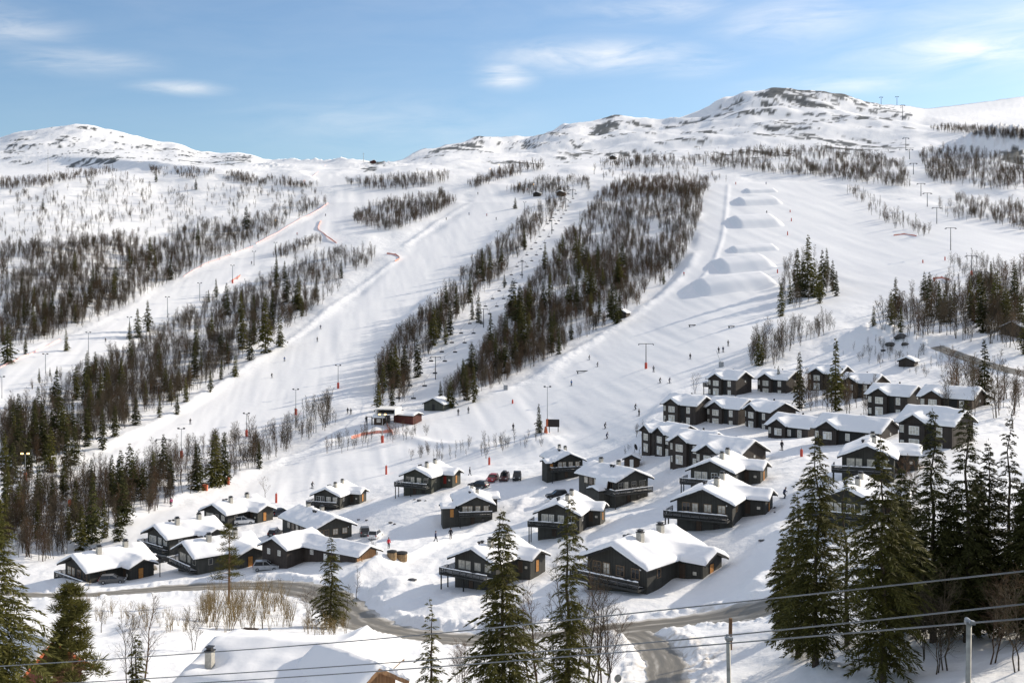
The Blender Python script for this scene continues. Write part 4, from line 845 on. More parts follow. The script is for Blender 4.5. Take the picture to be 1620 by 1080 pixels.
# the 300 that show largest stand as trees of their own, the rest of the far woods are one mass
def shows(b): return b[3] / b[2][1] if -5 < b[0] < 1625 else 0
far_birch.sort(key=lambda b: -shows(b))
b_mesh = []
for V, T, Qb, red in b_protos:
    me = np_mesh('birch_tree', V, T=T, Q=Qb); me.materials.append(M['birch_red' if red else 'birch']); b_mesh.append(me)
N_SINGLE = 270
for u, v, p, h, nm, red, sd in far_birch[:N_SINGLE]:
    k = 8 + sd % 4 if red else sd % 8
    o = bpy.data.objects.new('birch_tree', b_mesh[k]); COL.objects.link(o); s = h / 7
    o.location = (p[0], p[1], p[2] - .1); o.scale = (s * 1.05, s * 1.05, s); o.rotation_euler = (0, 0, sd % 628 / 100)
    tag(o, 'bare grey-brown birch standing in the ' + nm if not nm.startswith(('birches', 'scrub')) else 'bare shrubby birch among the ' + nm, 'tree', nm)
rest = far_birch[N_SINGLE:]
wood_kinds = bpy.data.collections.new('birch_kinds')                # the twelve model birches the woods are grown from
for k, me_ in enumerate(b_mesh): wood_kinds.objects.link(bpy.data.objects.new(f'birch_kind_{k:02d}', me_))
me = bpy.data.meshes.new('birch_forest'); me.vertices.add(len(rest))
me.vertices.foreach_set('co', np.array([(p[0], p[1], p[2] - .1) for _, _, p, *_ in rest], np.float32).ravel())
def pattr(n, tp, vals): at = me.attributes.new(n, tp, 'POINT'); at.data.foreach_set('value', vals)
hh = np.array([q[3] / 7 for q in rest], np.float32); fat = np.array([np.clip(q[2][1] / 450, 1, 1.9) ** .3 for q in rest], np.float32)
pattr('tall', 'FLOAT', hh); pattr('wide', 'FLOAT', hh * fat); pattr('turn', 'FLOAT', np.array([q[6] % 628 / 100 for q in rest], np.float32))
pattr('sort', 'INT', np.array([8 + q[6] % 4 if q[5] else q[6] % 8 for q in rest], np.int32))
ng = bpy.data.node_groups.new('grow_woods', 'GeometryNodeTree'); ng.interface.new_socket('Geometry', in_out='INPUT', socket_type='NodeSocketGeometry'); ng.interface.new_socket('Geometry', in_out='OUTPUT', socket_type='NodeSocketGeometry')
gi = ng.nodes.new('NodeGroupInput'); go = ng.nodes.new('NodeGroupOutput'); iop = ng.nodes.new('GeometryNodeInstanceOnPoints'); ci = ng.nodes.new('GeometryNodeCollectionInfo')
ci.inputs['Collection'].default_value = wood_kinds; ci.inputs['Separate Children'].default_value = True; ci.inputs['Reset Children'].default_value = True
def nattr(n, tp): x = ng.nodes.new('GeometryNodeInputNamedAttribute'); x.data_type = tp; x.inputs['Name'].default_value = n; return x.outputs['Attribute']
sc_ = ng.nodes.new('ShaderNodeCombineXYZ'); ro = ng.nodes.new('ShaderNodeCombineXYZ'); gl = ng.links.new
gl(nattr('wide', 'FLOAT'), sc_.inputs[0]); gl(nattr('wide', 'FLOAT'), sc_.inputs[1]); gl(nattr('tall', 'FLOAT'), sc_.inputs[2]); gl(nattr('turn', 'FLOAT'), ro.inputs[2])
gl(gi.outputs[0], iop.inputs['Points']); gl(ci.outputs[0], iop.inputs['Instance']); iop.inputs['Pick Instance'].default_value = True
gl(nattr('sort', 'INT'), iop.inputs['Instance Index']); gl(ro.outputs[0], iop.inputs['Rotation']); gl(sc_.outputs[0], iop.inputs['Scale']); gl(iop.outputs[0], go.inputs[0])
fo = link('birch_forest', me, None); fo.modifiers.new('grow', 'NODES').node_group = ng
tag(fo, 'leafless grey-brown birch woods covering the slopes far off', None, None, 'stuff')

# --- nearer bare birches and shrubs, one by one: (u, base v, top v, width px, stems, label)
NEAR_BIRCH = [
 (208, 1085, 958, 52, 2, 'forked bare birch in front of the big snowy roof'), (228, 1075, 935, 46, 1, 'thin upright bare birch with reddish twigs by the snowy roof'),
 (160, 1000, 944, 30, 1, 'small bare tree beside the olive pine'), (305, 1028, 965, 44, 2, 'bare shrub at the gable end of the big snowy roof'),
 (850, 1095, 925, 70, 3, 'many-stemmed bare birch beside the tallest roadside spruce'), (877, 1100, 940, 50, 2, 'slim pair of birch stems between two spruces below the road'),
 (930, 1100, 895, 80, 3, 'dense bare birch on the sunny side of the two-topped spruce'), (952, 1090, 912, 70, 3, 'wide bare birch in front of the lowest balcony'),
 (905, 1070, 880, 60, 2, 'bare birch whose twigs cover the lowest balcony'), (965, 1070, 940, 66, 2, 'bare birch with long twigs toward the side road'),
 (735, 1085, 1020, 50, 3, 'low bare bush at the foot of the thin young spruce'), (725, 1090, 1040, 40, 3, 'stubby bare bush under the power cables'),
 (830, 1010, 940, 36, 2, 'small bare birch against the snow slope above the road'), (780, 970, 925, 24, 1, 'tiny bare birch behind the tallest roadside spruce'),
 (1500, 1060, 900, 80, 2, 'brown tangle of bare birch below the dark spruces'), (1462, 1045, 930, 60, 2, 'bare birch thicket behind the nearer lamp pole'),
 (1565, 1050, 905, 100, 2, 'wide bare birch by the cable near the picture edge'), (1612, 1060, 915, 90, 2, 'bare birch crossing the picture edge'),
 (1480, 1066, 945, 60, 2, 'crooked bare stem beside the lamp pole'), (1432, 800, 720, 40, 2, 'bare birch above the hidden roof in the cluster'),
 (1420, 830, 770, 60, 3, 'reddish bare birch over the half-hidden cabin roof'), (1360, 1060, 960, 50, 2, 'dead lower branches tangle between two spruce trunks'),
 (420, 786, 756, 26, 1, 'rounded bare tree behind the parked cars'), (565, 948, 895, 22, 1, 'small bare birch beside the young roadside spruce'),
 (545, 990, 930, 40, 3, 'reddish bare bush at the foot of the young roadside spruce'), (490, 985, 930, 50, 3, 'brown bush beside the straw-coloured willows'),
 (650, 728, 712, 16, 2, 'bare bush behind the balcony cabin chimney'), (768, 725, 700, 14, 2, 'brown-leaved little tree on the bank above the red car'),
 (1100, 622, 590, 20, 2, 'bare tree at the end of the upper row houses'), (590, 872, 850, 12, 1, 'tiny bare sapling beside the red-clad figure'),
]
for i, (u, v, top, wp, st, lab) in enumerate(NEAR_BIRCH):
    p, h, wd = near(u, v, v - top, wp)
    make_birch('birch_tree' if v - top > 60 else 'bare_bush', p, h, wd, 700 + i, lab, 'near bare birches', st, 1.0 if v - top > 60 else .7, .010 if v > 900 else .018, 'birch_red' if i % 3 == 1 else 'birch')
# straw-coloured willow shoots beside the road: a thicket nobody would count
rw = np.random.default_rng(5); Vs = []; Ts = []; Qs = []; off = 0
for poly, n, lo, hi in [([(300, 975), (330, 950), (420, 945), (462, 960), (470, 990), (420, 1000), (340, 1000)], 130, 2.0, 4.2), ([(130, 975), (200, 960), (300, 975), (300, 1000), (200, 1000)], 50, 1, 2.2), ([(470, 995), (540, 985), (560, 1000), (500, 1010)], 30, 1, 2.4),
                        ([(90, 950), (140, 930), (170, 950), (120, 975)], 25, .8, 1.6)]:
    P = np.array(poly); got = 0
    while got < n:
        u = rw.uniform(P[:, 0].min(), P[:, 0].max()); v = rw.uniform(P[:, 1].min(), P[:, 1].max())
        if not in_poly(np.array(u), np.array(v), poly): continue
        got += 1; p = ground(u, v); h = rw.uniform(lo, hi)
        V, T, Qb = join_birch(birch_arrays(h * rw.uniform(.6, 1.2), h * .5, int(rw.integers(1 << 30)), 3, .4, .008, lean=.2, up=1.2))
        Vs.append(V + np.array(p)); Ts.append(T + off); Qs.append(Qb + off); off += len(V)
wm = np_mesh('willow_thicket', np.concatenate(Vs), T=np.concatenate(Ts), Q=np.concatenate(Qs))
tag(link('willow_thicket', wm, M['willow']), 'straw-coloured leafless willow shoots beside the valley road', None, None, 'stuff')
# ------------------------------------------------------------------ houses
def gable_poly(c, hw_, eave, tan, bottom):
    return [(c - hw_, bottom), (c + hw_, bottom), (c + hw_, eave), (c, eave + hw_ * tan), (c - hw_, eave)]

class Sec:
    """one gabled body: axis of the ridge, centre line, half width, extent along the axis, eave height, roof pitch"""
    def __init__(s, axis, c, hw, a, b, eave, tan, oe=.7, oa=.8, ob=.8, bottom=-6, walls=True):
        s.axis, s.c, s.hw, s.a, s.b, s.eave, s.tan, s.bottom, s.walls = axis, c, hw, a, b, eave, tan, bottom, walls
        s.oe = oe; s.a2 = a - oa; s.b2 = b + ob; s.h2 = hw + oe; s.ridge = eave + hw * tan
    def top(s, x, y, soft=0.):
        d = np.abs((x if s.axis == 'y' else y) - s.c)
        return s.ridge + .24 - s.tan * np.sqrt(d * d + soft * soft)
    def rect(s, g_=0.):
        if s.axis == 'y': return s.c - s.h2 - g_, s.c + s.h2 + g_, s.a2 - g_, s.b2 + g_
        return s.a2 - g_, s.b2 + g_, s.c - s.h2 - g_, s.c + s.h2 + g_

def roof_snow_mesh(secs, t=.5, step=.42, seed=0, g_=.06, holes=()):
    rects = [s.rect(g_) for s in secs]
    def lines(lo, hi, edges):
        e = sorted(set([lo, hi] + [x for x in edges if lo <= x <= hi])); out = []
        for a, b in zip(e[:-1], e[1:]):
            if b - a < 1e-4: continue
            n = max(1, int(round((b - a) / step))); out += list(np.linspace(a, b, n + 1)[:-1])
        return np.array(out + [hi])
    X = lines(min(r[0] for r in rects), max(r[1] for r in rects), [r[i] for r in rects for i in (0, 1)] + [s.c for s in secs if s.axis == 'y'])
    Y = lines(min(r[2] for r in rects), max(r[3] for r in rects), [r[i] for r in rects for i in (2, 3)] + [s.c for s in secs if s.axis == 'x'])
    gx_, gy_ = np.meshgrid(X, Y, indexing='ij')
    zt = np.full(gx_.shape, -1e3); zr = zt.copy(); din = np.full(gx_.shape, -1.)
    for s, r in zip(secs, rects):
        ins = (gx_ >= r[0] - 1e-6) & (gx_ <= r[1] + 1e-6) & (gy_ >= r[2] - 1e-6) & (gy_ <= r[3] + 1e-6)
        d = np.minimum.reduce([gx_ - r[0], r[1] - gx_, gy_ - r[2], r[3] - gy_])
        a = s.top(gx_, gy_, .28); zr = np.where(ins, np.maximum(zr, s.top(gx_, gy_)), zr); din = np.where(ins, np.maximum(din, d), din)
        k = 3.0; m = np.maximum(zt, a); zt = np.where(ins, np.where(zt < -500, a, m + np.log(np.exp(k * (zt - m)) + np.exp(k * (a - m))) / k), zt)
    cx = (X[:-1] + X[1:]) / 2; cy = (Y[:-1] + Y[1:]) / 2; cxx, cyy = np.meshgrid(cx, cy, indexing='ij'); cell = np.zeros(cxx.shape, bool)
    for r in rects: cell |= (cxx > r[0]) & (cxx < r[1]) & (cyy > r[2]) & (cyy < r[3])
    q = np.clip(din / .55, 0, 1); th = t * (.42 + .58 * np.sqrt(np.clip(1 - (1 - q) ** 2, 0, 1))) * (1 + .28 * fbm(gx_ / 2.6 + seed * 3.7, gy_ / 2.6, 3, seed + 3)) + .05 * fbm(gx_ / .9, gy_ / .9 + seed, 2, seed)
    th = th + t * .45 * np.clip(fbm(gx_ / 4.2 + seed * 1.9, gy_ / 3.1, 3, seed + 12), -.6, .8) * q
    for hx, hy in holes: th = th * (1 - .9 * np.exp(-(((gx_ - hx - .15) ** 2 + (gy_ - hy) ** 2) / .75)))
    zt = np.maximum(zt, zr) + np.maximum(th, .05)
    nx, ny = gx_.shape; I = np.arange(nx * ny).reshape(nx, ny)
    wob = .07 * fbm(gx_ / .8 + seed, gy_ / .8, 2, seed + 8) * (din < .02)
    V = np.stack([gx_ + wob, gy_ + wob, zt], -1).reshape(-1, 3); Vb = np.stack([gx_, gy_, zr - .02], -1).reshape(-1, 3); n0 = len(V)
    Qs = []
    ii, jj = np.nonzero(cell); Qs.append(np.stack([I[ii, jj], I[ii + 1, jj], I[ii + 1, jj + 1], I[ii, jj + 1]], 1))
    pad = np.pad(cell, 1)
    for di, dj, e in ((-1, 0, ((0, 1), (0, 0))), (1, 0, ((1, 0), (1, 1))), (0, -1, ((0, 0), (1, 0))), (0, 1, ((1, 1), (0, 1)))):
        nb = pad[1 + di:1 + di + cell.shape[0], 1 + dj:1 + dj + cell.shape[1]]; ii, jj = np.nonzero(cell & ~nb)
        if len(ii):
            a = I[ii + e[0][0], jj + e[0][1]]; b = I[ii + e[1][0], jj + e[1][1]]; Qs.append(np.stack([a, a + n0, b + n0, b], 1))
    Qa = np.concatenate(Qs); VV_ = np.concatenate([V, Vb]); use = np.unique(Qa); re_ = np.zeros(len(VV_), int); re_[use] = np.arange(len(use))
    return np_mesh('roof_snow', VV_[use], Q=re_[Qa], smooth=True)

def build_shell(t, secs, wall='wall_grey', snow=.5, seed=0, roofm='fascia', holes=()):
    mb = MB()
    for s in secs:
        if s.walls: mb.prism(gable_poly(s.c, s.hw, s.eave, s.tan, s.bottom), s.a, s.b, s.axis)
    mb.build('wall', M[wall], t)
    rb = MB()
    for k, s in enumerate(secs):
        e = .003 * k
        zb = s.ridge + .02; ze = zb - s.h2 * s.tan
        for sg in (-1, 1):
            poly = [(s.c, zb + e), (s.c, zb + .20 + e), (s.c + sg * s.h2, ze + .20 + e), (s.c + sg * s.h2, ze + e)]
            rb.prism(poly, s.a2, s.b2, s.axis)
        # barge boards on both gables, a little proud of the roof ends
        for end, d in ((s.a2, -.06), (s.b2, .06)):
            for sg in (-1, 1):
                poly = [(s.c, zb - .12), (s.c, zb + .23), (s.c + sg * (s.h2 + .02), ze + .23), (s.c + sg * (s.h2 + .02), ze - .12)]
                rb.prism(poly, min(end, end + d) , max(end, end + d), s.axis)
    rf = rb.build('roof', M[roofm], t)
    link('roof_snow', roof_snow_mesh(secs, snow, seed=seed, holes=holes), M['snow_roof'], t)
    return rf

def face(side, off):
    """matrix taking (across, out, up) of a wall to house space; side '-y', '+x', '-x', '+y'"""
    if side == '-y': return Matrix(((1, 0, 0, 0), (0, -1, 0, off), (0, 0, 1, 0), (0, 0, 0, 1)))
    if side == '+y': return Matrix(((1, 0, 0, 0), (0, 1, 0, off), (0, 0, 1, 0), (0, 0, 0, 1)))
    if side == '+x': return Matrix(((0, 1, 0, off), (1, 0, 0, 0), (0, 0, 1, 0), (0, 0, 0, 1)))
    return Matrix(((0, -1, 0, off), (1, 0, 0, 0), (0, 0, 1, 0), (0, 0, 0, 1)))
def window(t, side, off, c, z, w, h, trim='white_trim', pane='curtain', cols=2, rows=2):
    T = face(side, off); b = .09; mb = MB()
    x0, x1, z0, z1 = c - w / 2, c + w / 2, z, z + h
    mb.box(x0 - b, x0, -.03, .07, z0 - b, z1 + b, T).box(x1, x1 + b, -.03, .07, z0 - b, z1 + b, T)
    mb.box(x0, x1, -.03, .07, z1, z1 + b, T).box(x0, x1, -.03, .09, z0 - b, z0, T)
    for i in range(1, cols): x = x0 + w * i / cols; mb.box(x - .035, x + .035, -.03, .06, z0, z1, T)
    for i in range(1, rows):
        for j in range(cols):
            a = x0 + w * j / cols + .036; bb = x0 + w * (j + 1) / cols - .036; zz = z0 + h * i / rows; mb.box(a, bb, -.03, .05, zz - .025, zz + .025, T)
    f = mb.build('window', M[trim], t)
    MB().box(x0 + .002, x1 - .002, -.02, .03, z0 + .002, z1 - .002, T).build('pane', M[pane], f)
    return f
def door(t, side, off, c, z, w=.95, h=2.05, m='door_orange', trim='fascia'):
    T = face(side, off)
    d = MB().box(c - w / 2, c + w / 2, -.02, .05, z, z + h, T).build('door', M[m], t)
    MB().box(c - w / 2 - .09, c - w / 2, -.02, .08, z, z + h + .09, T).box(c + w / 2, c + w / 2 + .09, -.02, .08, z, z + h + .09, T).box(c - w / 2, c + w / 2, -.02, .08, z + h, z + h + .09, T).build('door_frame', M[trim], d)
    MB().box(c + w * .32, c + w * .36, .05, .12, z + 1.0, z + 1.06, T).build('handle', M['steel'], d)
    return d
def chimney(t, x, y, z, h=1.0, s=.34):
    c = MB().box(x - s, x + s, y - s, y + s, z - .8, z + h).build('chimney', M['chimney'], t)
    MB().box(x - s - .06, x + s + .06, y - s - .06, y + s + .06, z + h, z + h + .08).box(x - s * .7, x + s * .7, y - s * .7, y + s * .7, z + h + .08, z + h + .30).box(x - s, x + s, y - s, y + s, z + h + .30, z + h + .36).build('chimney_cap', M['black_metal'], c)
def vents(t, x, y, z, dy=.9):
    for k in range(2):
        yy = y + k * dy
        v = MB().box(x - .16, x + .16, yy - .16, yy + .16, z - .6, z + .30).box(x - .26, x + .26, yy - .26, yy + .26, z + .30, z + .55); v.build('roof_vent', M['black_metal'], t)
def rail_run(mb, sn, a, b, z, n_int=None, h=.95, snow=True):
    a = Vector((*a, z)); b = Vector((*b, z)); d = b - a; L_ = d.length; ang = math.atan2(d.y, d.x); T = Matrix.Translation(a) @ Matrix.Rotation(ang, 4, 'Z')
    n = n_int or max(1, int(L_ / 1.4))
    for i in range(n + 1): x = L_ * i / n; mb.box(x - .045, x + .045, -.045, .045, 0, h - .002, T)
    mb.box(-.06, L_ + .06, -.07, .07, h, h + .06, T)
    for zz in (.12, .33, .54, .75): mb.box(0, L_, .046, .07, zz, zz + .14, T)
    if snow and sn is not None: sn.append((T, L_, h + .06))
def deck(t, x0, x1, y0, y1, z=-.1, sides=('front', 'left'), posts=(), seed=0, snow=True, dm='deck'):
    dk = MB().box(x0, x1, y0, y1, z - .28, z).build('deck', M[dm], t)
    mb = MB(); sn = []
    if 'front' in sides: rail_run(mb, sn, (x0, y0 + .08), (x1, y0 + .08), z)
    if 'left' in sides: rail_run(mb, sn, (x0 + .08, y1), (x0 + .08, y0 + .16), z)
    if 'right' in sides: rail_run(mb, sn, (x1 - .08, y0 + .16), (x1 - .08, y1), z)
    mb.build('railing', M[dm], dk)
    if snow:
        sb = MB(); r = np.random.default_rng(seed)
        for T, L_, h in sn:
            k = max(3, int(L_ / .5)); pr = [.10 + .08 * r.random() if r.random() > .12 else .02 for _ in range(k + 1)]
            for i in range(k):
                a, b = L_ * i / k, L_ * (i + 1) / k
                sb.add([(a, -.09, h), (b, -.09, h), (b, .09, h), (a, .09, h), (a, -.05, h + pr[i]), (b, -.05, h + pr[i + 1]), (b, .05, h + pr[i + 1]), (a, .05, h + pr[i])],
                       [(0, 1, 5, 4), (1, 2, 6, 5), (2, 3, 7, 6), (3, 0, 4, 7), (4, 5, 6, 7)], T)
        # snow lying on the boards, deepest against the rail
        sb.build('rail_snow', M['snow_roof'], dk, smooth=False)
        n = 10; V = []; xs = np.linspace(x0 + .15, x1 - .15, n); ys = np.linspace(y0 + .2, y1 - .02, 6)
        for x in xs:
            for y in ys: V.append((x, y, z + .03 + .22 * (1 - (y - ys[0]) / (ys[-1] - ys[0])) ** .7 + .06 * r.random()))
        I = np.arange(len(V)).reshape(n, 6); Qd = np.stack([I[:-1, :-1], I[1:, :-1], I[1:, 1:], I[:-1, 1:]], -1).reshape(-1, 4)
        link('deck_snow', np_mesh('deck_snow', np.array(V), Q=Qd, smooth=True), M['snow_roof'], dk)
    for px_, py_ in posts: MB().box(px_ - .09, px_ + .09, py_ - .09, py_ + .09, z - 5, z - .28).build('deck_post', M['fascia'], dk)
    return dk

def snow_skirt(t, x0, x1, y0, y1): pass

CABIN_GROUP = 'dark cabins with thick snow on their roofs'
def cabin(o, yaw, label, W=9., L=14., wing=('+x', 2.2, 3.6, 5.4), deck_=True, deck_d=2.0, posts=1, wall='wall_grey', chim=(-2.5, 3.2), hw=2.55, tan=.42, seed=0, door_m='door_orange', side_windows=False, wing_door=True, warm=False, vent=True, snow=.5, group=CABIN_GROUP, left_wing=None, rail_left=True, lw_door=True, red_door=False, sc=1.):
    t = thing('cabin', o, R(yaw), label, 'cabin', group); t.scale = (sc,) * 3; lift = o.z - gz_at(o.x, o.y)
    secs = [Sec('y', 0, W / 2, -L / 2, L / 2, hw, tan, oe=.75, oa=1.25, ob=.8)]
    if wing:
        sd, yc, ln, wd = wing; we = hw - .15
        if sd == '+x': secs.append(Sec('x', yc, wd / 2, 1., W / 2 + ln, we, tan, oe=.55, oa=0, ob=.7))
        else: secs.append(Sec('x', yc, wd / 2, -W / 2 - ln, -1., we, tan, oe=.55, oa=.7, ob=0))
    if left_wing: yc, ln, wd, we = left_wing; secs.append(Sec('x', yc, wd / 2, -W / 2 - ln, -W / 2 + .8, we, .25, oe=.4, oa=.5, ob=0))
    build_shell(t, secs, wall, snow * (.72 + .55 * np.random.default_rng(seed + 9).random()), seed, holes=[(.9 if k == 0 else .3, cy) for k, cy in enumerate(chim)])
    r = np.random.default_rng(seed + 50); f = -L / 2; tr = 'warm_trim' if warm else ['white_trim', 'warm_trim', 'pale_trim'][seed % 3]
    # front gable: wide glazed pair, then two smaller windows
    for c, w_, h_, z_ in ((-W * .33, 1.25, 1.35, .75), (-W * .17, .95, 1.35, .75), (W * .06, 1.15, 1.2, .85), (W * .31, 1.15, 1.2, .85)):
        window(t, '-y', f, c, z_, w_, h_, tr, 'curtain' if r.random() < .68 else 'glass', 2, 2 if r.random() < .6 else 1)
    MB().lathe([(.02, -.13), (.10, -.09), (.13, 0), (.10, .09), (.02, .13)], 10, Matrix.Translation((W * .40, f - .14, 2.15))).build('wall_lamp', M['lamp_white'], t, True)
    sd_ = '+x'; window(t, sd_, W / 2, -L * .30, .85, .7, 1.0, tr, 'glass', 1, 1)
    if wing:
        sd, yc, ln, wd = wing; off = (W / 2 + ln) if sd == '+x' else -(W / 2 + ln)
        if wing_door: door(t, sd, off, yc - .2 if sd == '+x' else yc, -.05, m=door_m)
        window(t, '-y', yc - wd / 2, (W / 2 + ln * .7) * (1 if sd == '+x' else -1), .7, .6, .5, 'fascia', 'curtain', 1, 1)
        MB().box((W / 2 + .45) if sd == '+x' else -(W / 2 + 1.35), (W / 2 + 1.35) if sd == '+x' else -(W / 2 + .45), yc - wd / 2 - .05, yc - wd / 2 + .02, -.1, 1.95).build('door', M['door_red' if red_door else 'wall_rust'], t)
    if left_wing:
        yc, ln, wd, we = left_wing
        if lw_door: door(t, '-y', yc - wd / 2, -W / 2 - ln * .45, we - 2.2, m=door_m)
    if side_windows:
        for k in range(6): window(t, '-x', -W / 2, -L * .38 + k * L * .135, .7, 1.25, 1.35, 'warm_trim', 'curtain' if k % 2 else 'glass', 2, 1)
    ridge = hw + W / 2 * tan + .3
    for k, cy in enumerate(chim): chimney(t, .9 if k == 0 else .3, cy, ridge + .05, .95, .40)
    if vent: vents(t, -1.1, chim[0] - .6 if chim else -2, ridge - .1)
    if deck_:
        x0 = -W / 2 - (1.7 if rail_left else .2); x1 = W / 2 - .3
        pp = [(x0 + .25, f - deck_d + .3), (x0 + .25, f - .2), (-W * .12, f - deck_d + .4), (W * .2, f - deck_d + .4)][:posts] if posts else []
        deck(t, x0, x1, f - deck_d, f, posts=pp, seed=seed)
        if rail_left:
            dk = MB().box(x0, -W / 2, f + .003, f + 2.6, -.37, -.09).build('deck', M['deck'], t)
            mb = MB(); sn = []; rail_run(mb, sn, (x0 + .08, f + 2.6), (x0 + .08, f + .15), -.09); mb.build('railing', M['deck'], dk)
        # cellar windows under the deck
        if lift > 1.0:
            window(t, '-y', f, W * .22, -2.0, .9, .8, 'fascia', 'glass', 1, 1); door(t, '-y', f, -W * .1, -2.45, m='wall_rust', h=1.95)
    return t

for o, yaw, lab, kw in CABINS: cabin(o, yaw, lab, **kw)

# service house with a long wing
q = .76; dx, dy = rot2(SERVICE[1], -4.5 * q, -6.3 * q); p = SERVICE[0] - Vector((dx, dy, (2.5 + 4.2 * .44 + .5) * q))
t = thing('service_house', p, R(SERVICE[1]), 'low service house with a long wing, bare pine porch and two white windows', 'house', None); t.scale = (q,) * 3
secs = [Sec('y', -4.5, 4.2, -5.5, 6, 2.5, .44), Sec('x', 3.0, 3.4, -3.5, 16.5, 2.45, .42, oa=0, ob=1.4)]
build_shell(t, secs, 'wall_brown', .5, 21)
window(t, '-y', -5.5, -6.4, .8, .8, 1.1); window(t, '-y', -5.5, -2.9, .8, .8, 1.1)
for x in (2.5, 11): window(t, '-y', -.4, x, .9, .9, 1.0)
MB().box(6.4, 7.5, -.47, -.38, -.1, 1.6).build('door', M['white_trim'], t)
MB().prism(gable_poly(3.0, 3.0, 2.5, .42, -1), 16.51, 16.56, 'x').build('porch_gable', M['wall_bare'], t)
MB().box(17.5, 17.65, .4, .55, -3, 2.4).box(17.5, 17.65, 5.4, 5.55, -3, 2.4).build('porch_post', M['wall_bare'], t)

# foreground house: mostly its deep snow roof
t = thing('cabin', NEARHOUSE, R(-15), 'big near cabin seen from above, almost only its deep snow roof and wooden gable', 'cabin')
secs = [Sec('x', 0, 5.4, .8, 10.6, 2.7, .27, oe=.9, oa=.9, ob=0), Sec('y', 10.9, 2.4, -2.4, 5.0, 2.6, .58, oe=.7, oa=.6, ob=.7)]
build_shell(t, secs, 'wall_bare', .72, 23, roofm='warm_trim', holes=[(1.5, -3.6)])
chimney(t, 1.5, -3.6, 4.1, .72, .28)
window(t, '+x', 13.3, 1.5, .7, .9, 1.0, 'warm_trim', 'glass')
a = spot(600, 1050, 83.); dx, dy = rot2(46, 0, -3.8); t = thing('annex', (a.x - dx, a.y - dy, a.z - 3.9), R(46), 'wooden annex gable peeping out beside the big near snow roof', 'annex')
build_shell(t, [Sec('y', 0, 2.2, -3, 3.5, 2.1, .58, oe=.6, oa=.8, ob=.3)], 'wall_bare', .4, 27, roofm='wall_bare')
window(t, '-y', -3, 0, .8, .9, 1.0, 'warm_trim', 'glass')
# red cabin at the picture edge
a = spot(82, 1006, 90); dx, dy = rot2(58, 0, -4.8); t = thing('cabin', (a.x - dx, a.y - dy, a.z - 5.4), R(58), 'small red cabin behind the olive pine with a bright red barge board', 'cabin')
build_shell(t, [Sec('y', 0, 3.4, -4, 5, 2.2, .75, oe=.6, oa=.8, ob=.6)], 'wall_red', .45, 24, roofm='orange')
window(t, '-y', -4, 0, .8, 1.0, 1.1)

ROW_GROUP = 'black row houses with white windows'
def row_house(o, yaw, label, storeys=2, Lx=10., D=8., wall='wall_brown', seed=0, balcony=False, long=False, sc=1.):
    t = thing('row_house', o, R(yaw), label, 'house', ROW_GROUP); t.scale = (sc,) * 3
    ev = 5.0 if storeys == 2 else 2.55; h = Lx / 2
    secs = [Sec('x', 0, D / 2, -h, h, ev, .46, oe=.75, oa=.55, ob=.55), Sec('y', -h + 3.2, 1.9, -D / 2 - .75, 0, ev + .05, .62, oe=.45, oa=.5, ob=0)]
    build_shell(t, secs, wall, .42 * (.7 + .5 * np.random.default_rng(seed + 9).random()), seed)
    # the projecting bay and a dark flat panel painting the shade beside it
    MB().box(h - 3.3, h - .02, -D / 2 - .45, -D / 2 + .2, -6, ev - .25).build('bay', M[wall], t)
    MB().box(-h + 5.3, h - 3.45, -D / 2 - .02, -D / 2 + .3, -6, ev).build('recess_shade', M['fascia'], t)
    f0, f1, f2 = -D / 2, -D / 2 - .75, -D / 2 - .45
    zs = [2.95, .25] if storeys == 2 else [.45]
    for k, z in enumerate(zs):
        up_ = k == 0
        window(t, '-y', f0, -h + .65, z + .15, .8 if up_ else .6, 1.15, cols=1 if not up_ else 2)
        window(t, '-y', f1, -h + 3.2, z, 1.7, 1.35 if up_ else 1.75, cols=3 if up_ else 2)
        window(t, '-y', f2, h - 2.3, z, .85, 1.45, cols=1, rows=3)
        if not up_ or storeys == 1: MB().box(-h + 2.4, -h + 2.95, f1 - .06, f1 - .02, z - .1, z + 1.0).build('door', M['white_trim'], t)
        if long: window(t, '-y', f0, .2, z, .75, 1.25, cols=1, rows=3)
    window(t, '+x', h, .5, ev - .9, .3, .3, 'white_trim', 'curtain', 1, 1)
    MB().box(.6, .9, .5, .8, ev + 1, ev + 2.75).build('roof_vent', M['black_metal'], t)
    if balcony: deck(t, -h - 1.8, -h, -D / 2 - .2, 1.5, 2.5, ('front', 'left'), [(-h - 1.6, -D / 2)], seed)
    return t
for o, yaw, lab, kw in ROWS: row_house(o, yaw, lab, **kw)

def hut(u, v, yaw, w, d, h, label, wall='wall_brown', tan=.45, seed=0, door_=True, lift=0., name='hut', snow=.35, win=False):
    p = ground(float(u), float(v)); t = thing(name, (p.x, p.y, p.z + lift), R(yaw), label, 'hut')
    build_shell(t, [Sec('y', 0, w / 2, -d / 2, d / 2, h, tan, oe=.35, oa=.4, ob=.4, bottom=-3)], wall, snow, seed)
    if door_: door(t, '-y', -d / 2, 0, .0, .8, min(1.85, h - .1), 'white_trim' if win else 'fascia')
    return t
hut(1000, 738, -10, 3.2, 3.0, 1.9, 'tiny brown hut with a snow cap behind the wide lodge', 'wall_rust', seed=51, win=True)
hut(1437, 578, -35, 4.2, 3.6, 1.2, 'little dark hut sunk in the snow above the row houses', seed=52, door_=False)
hut(694, 647, -30, 7.5, 6, 1.9, 'grey hut at the forest corner beside the chairlift', 'wall_green', seed=53)
hut(985, 502, -30, 5, 4, 1.9, 'dark shelter at the lower corner of the big birch wood', seed=54)
hut(850, 310, -20, 5, 4, 1.6, 'dark hut high by the chairlift top', seed=55, door_=False)
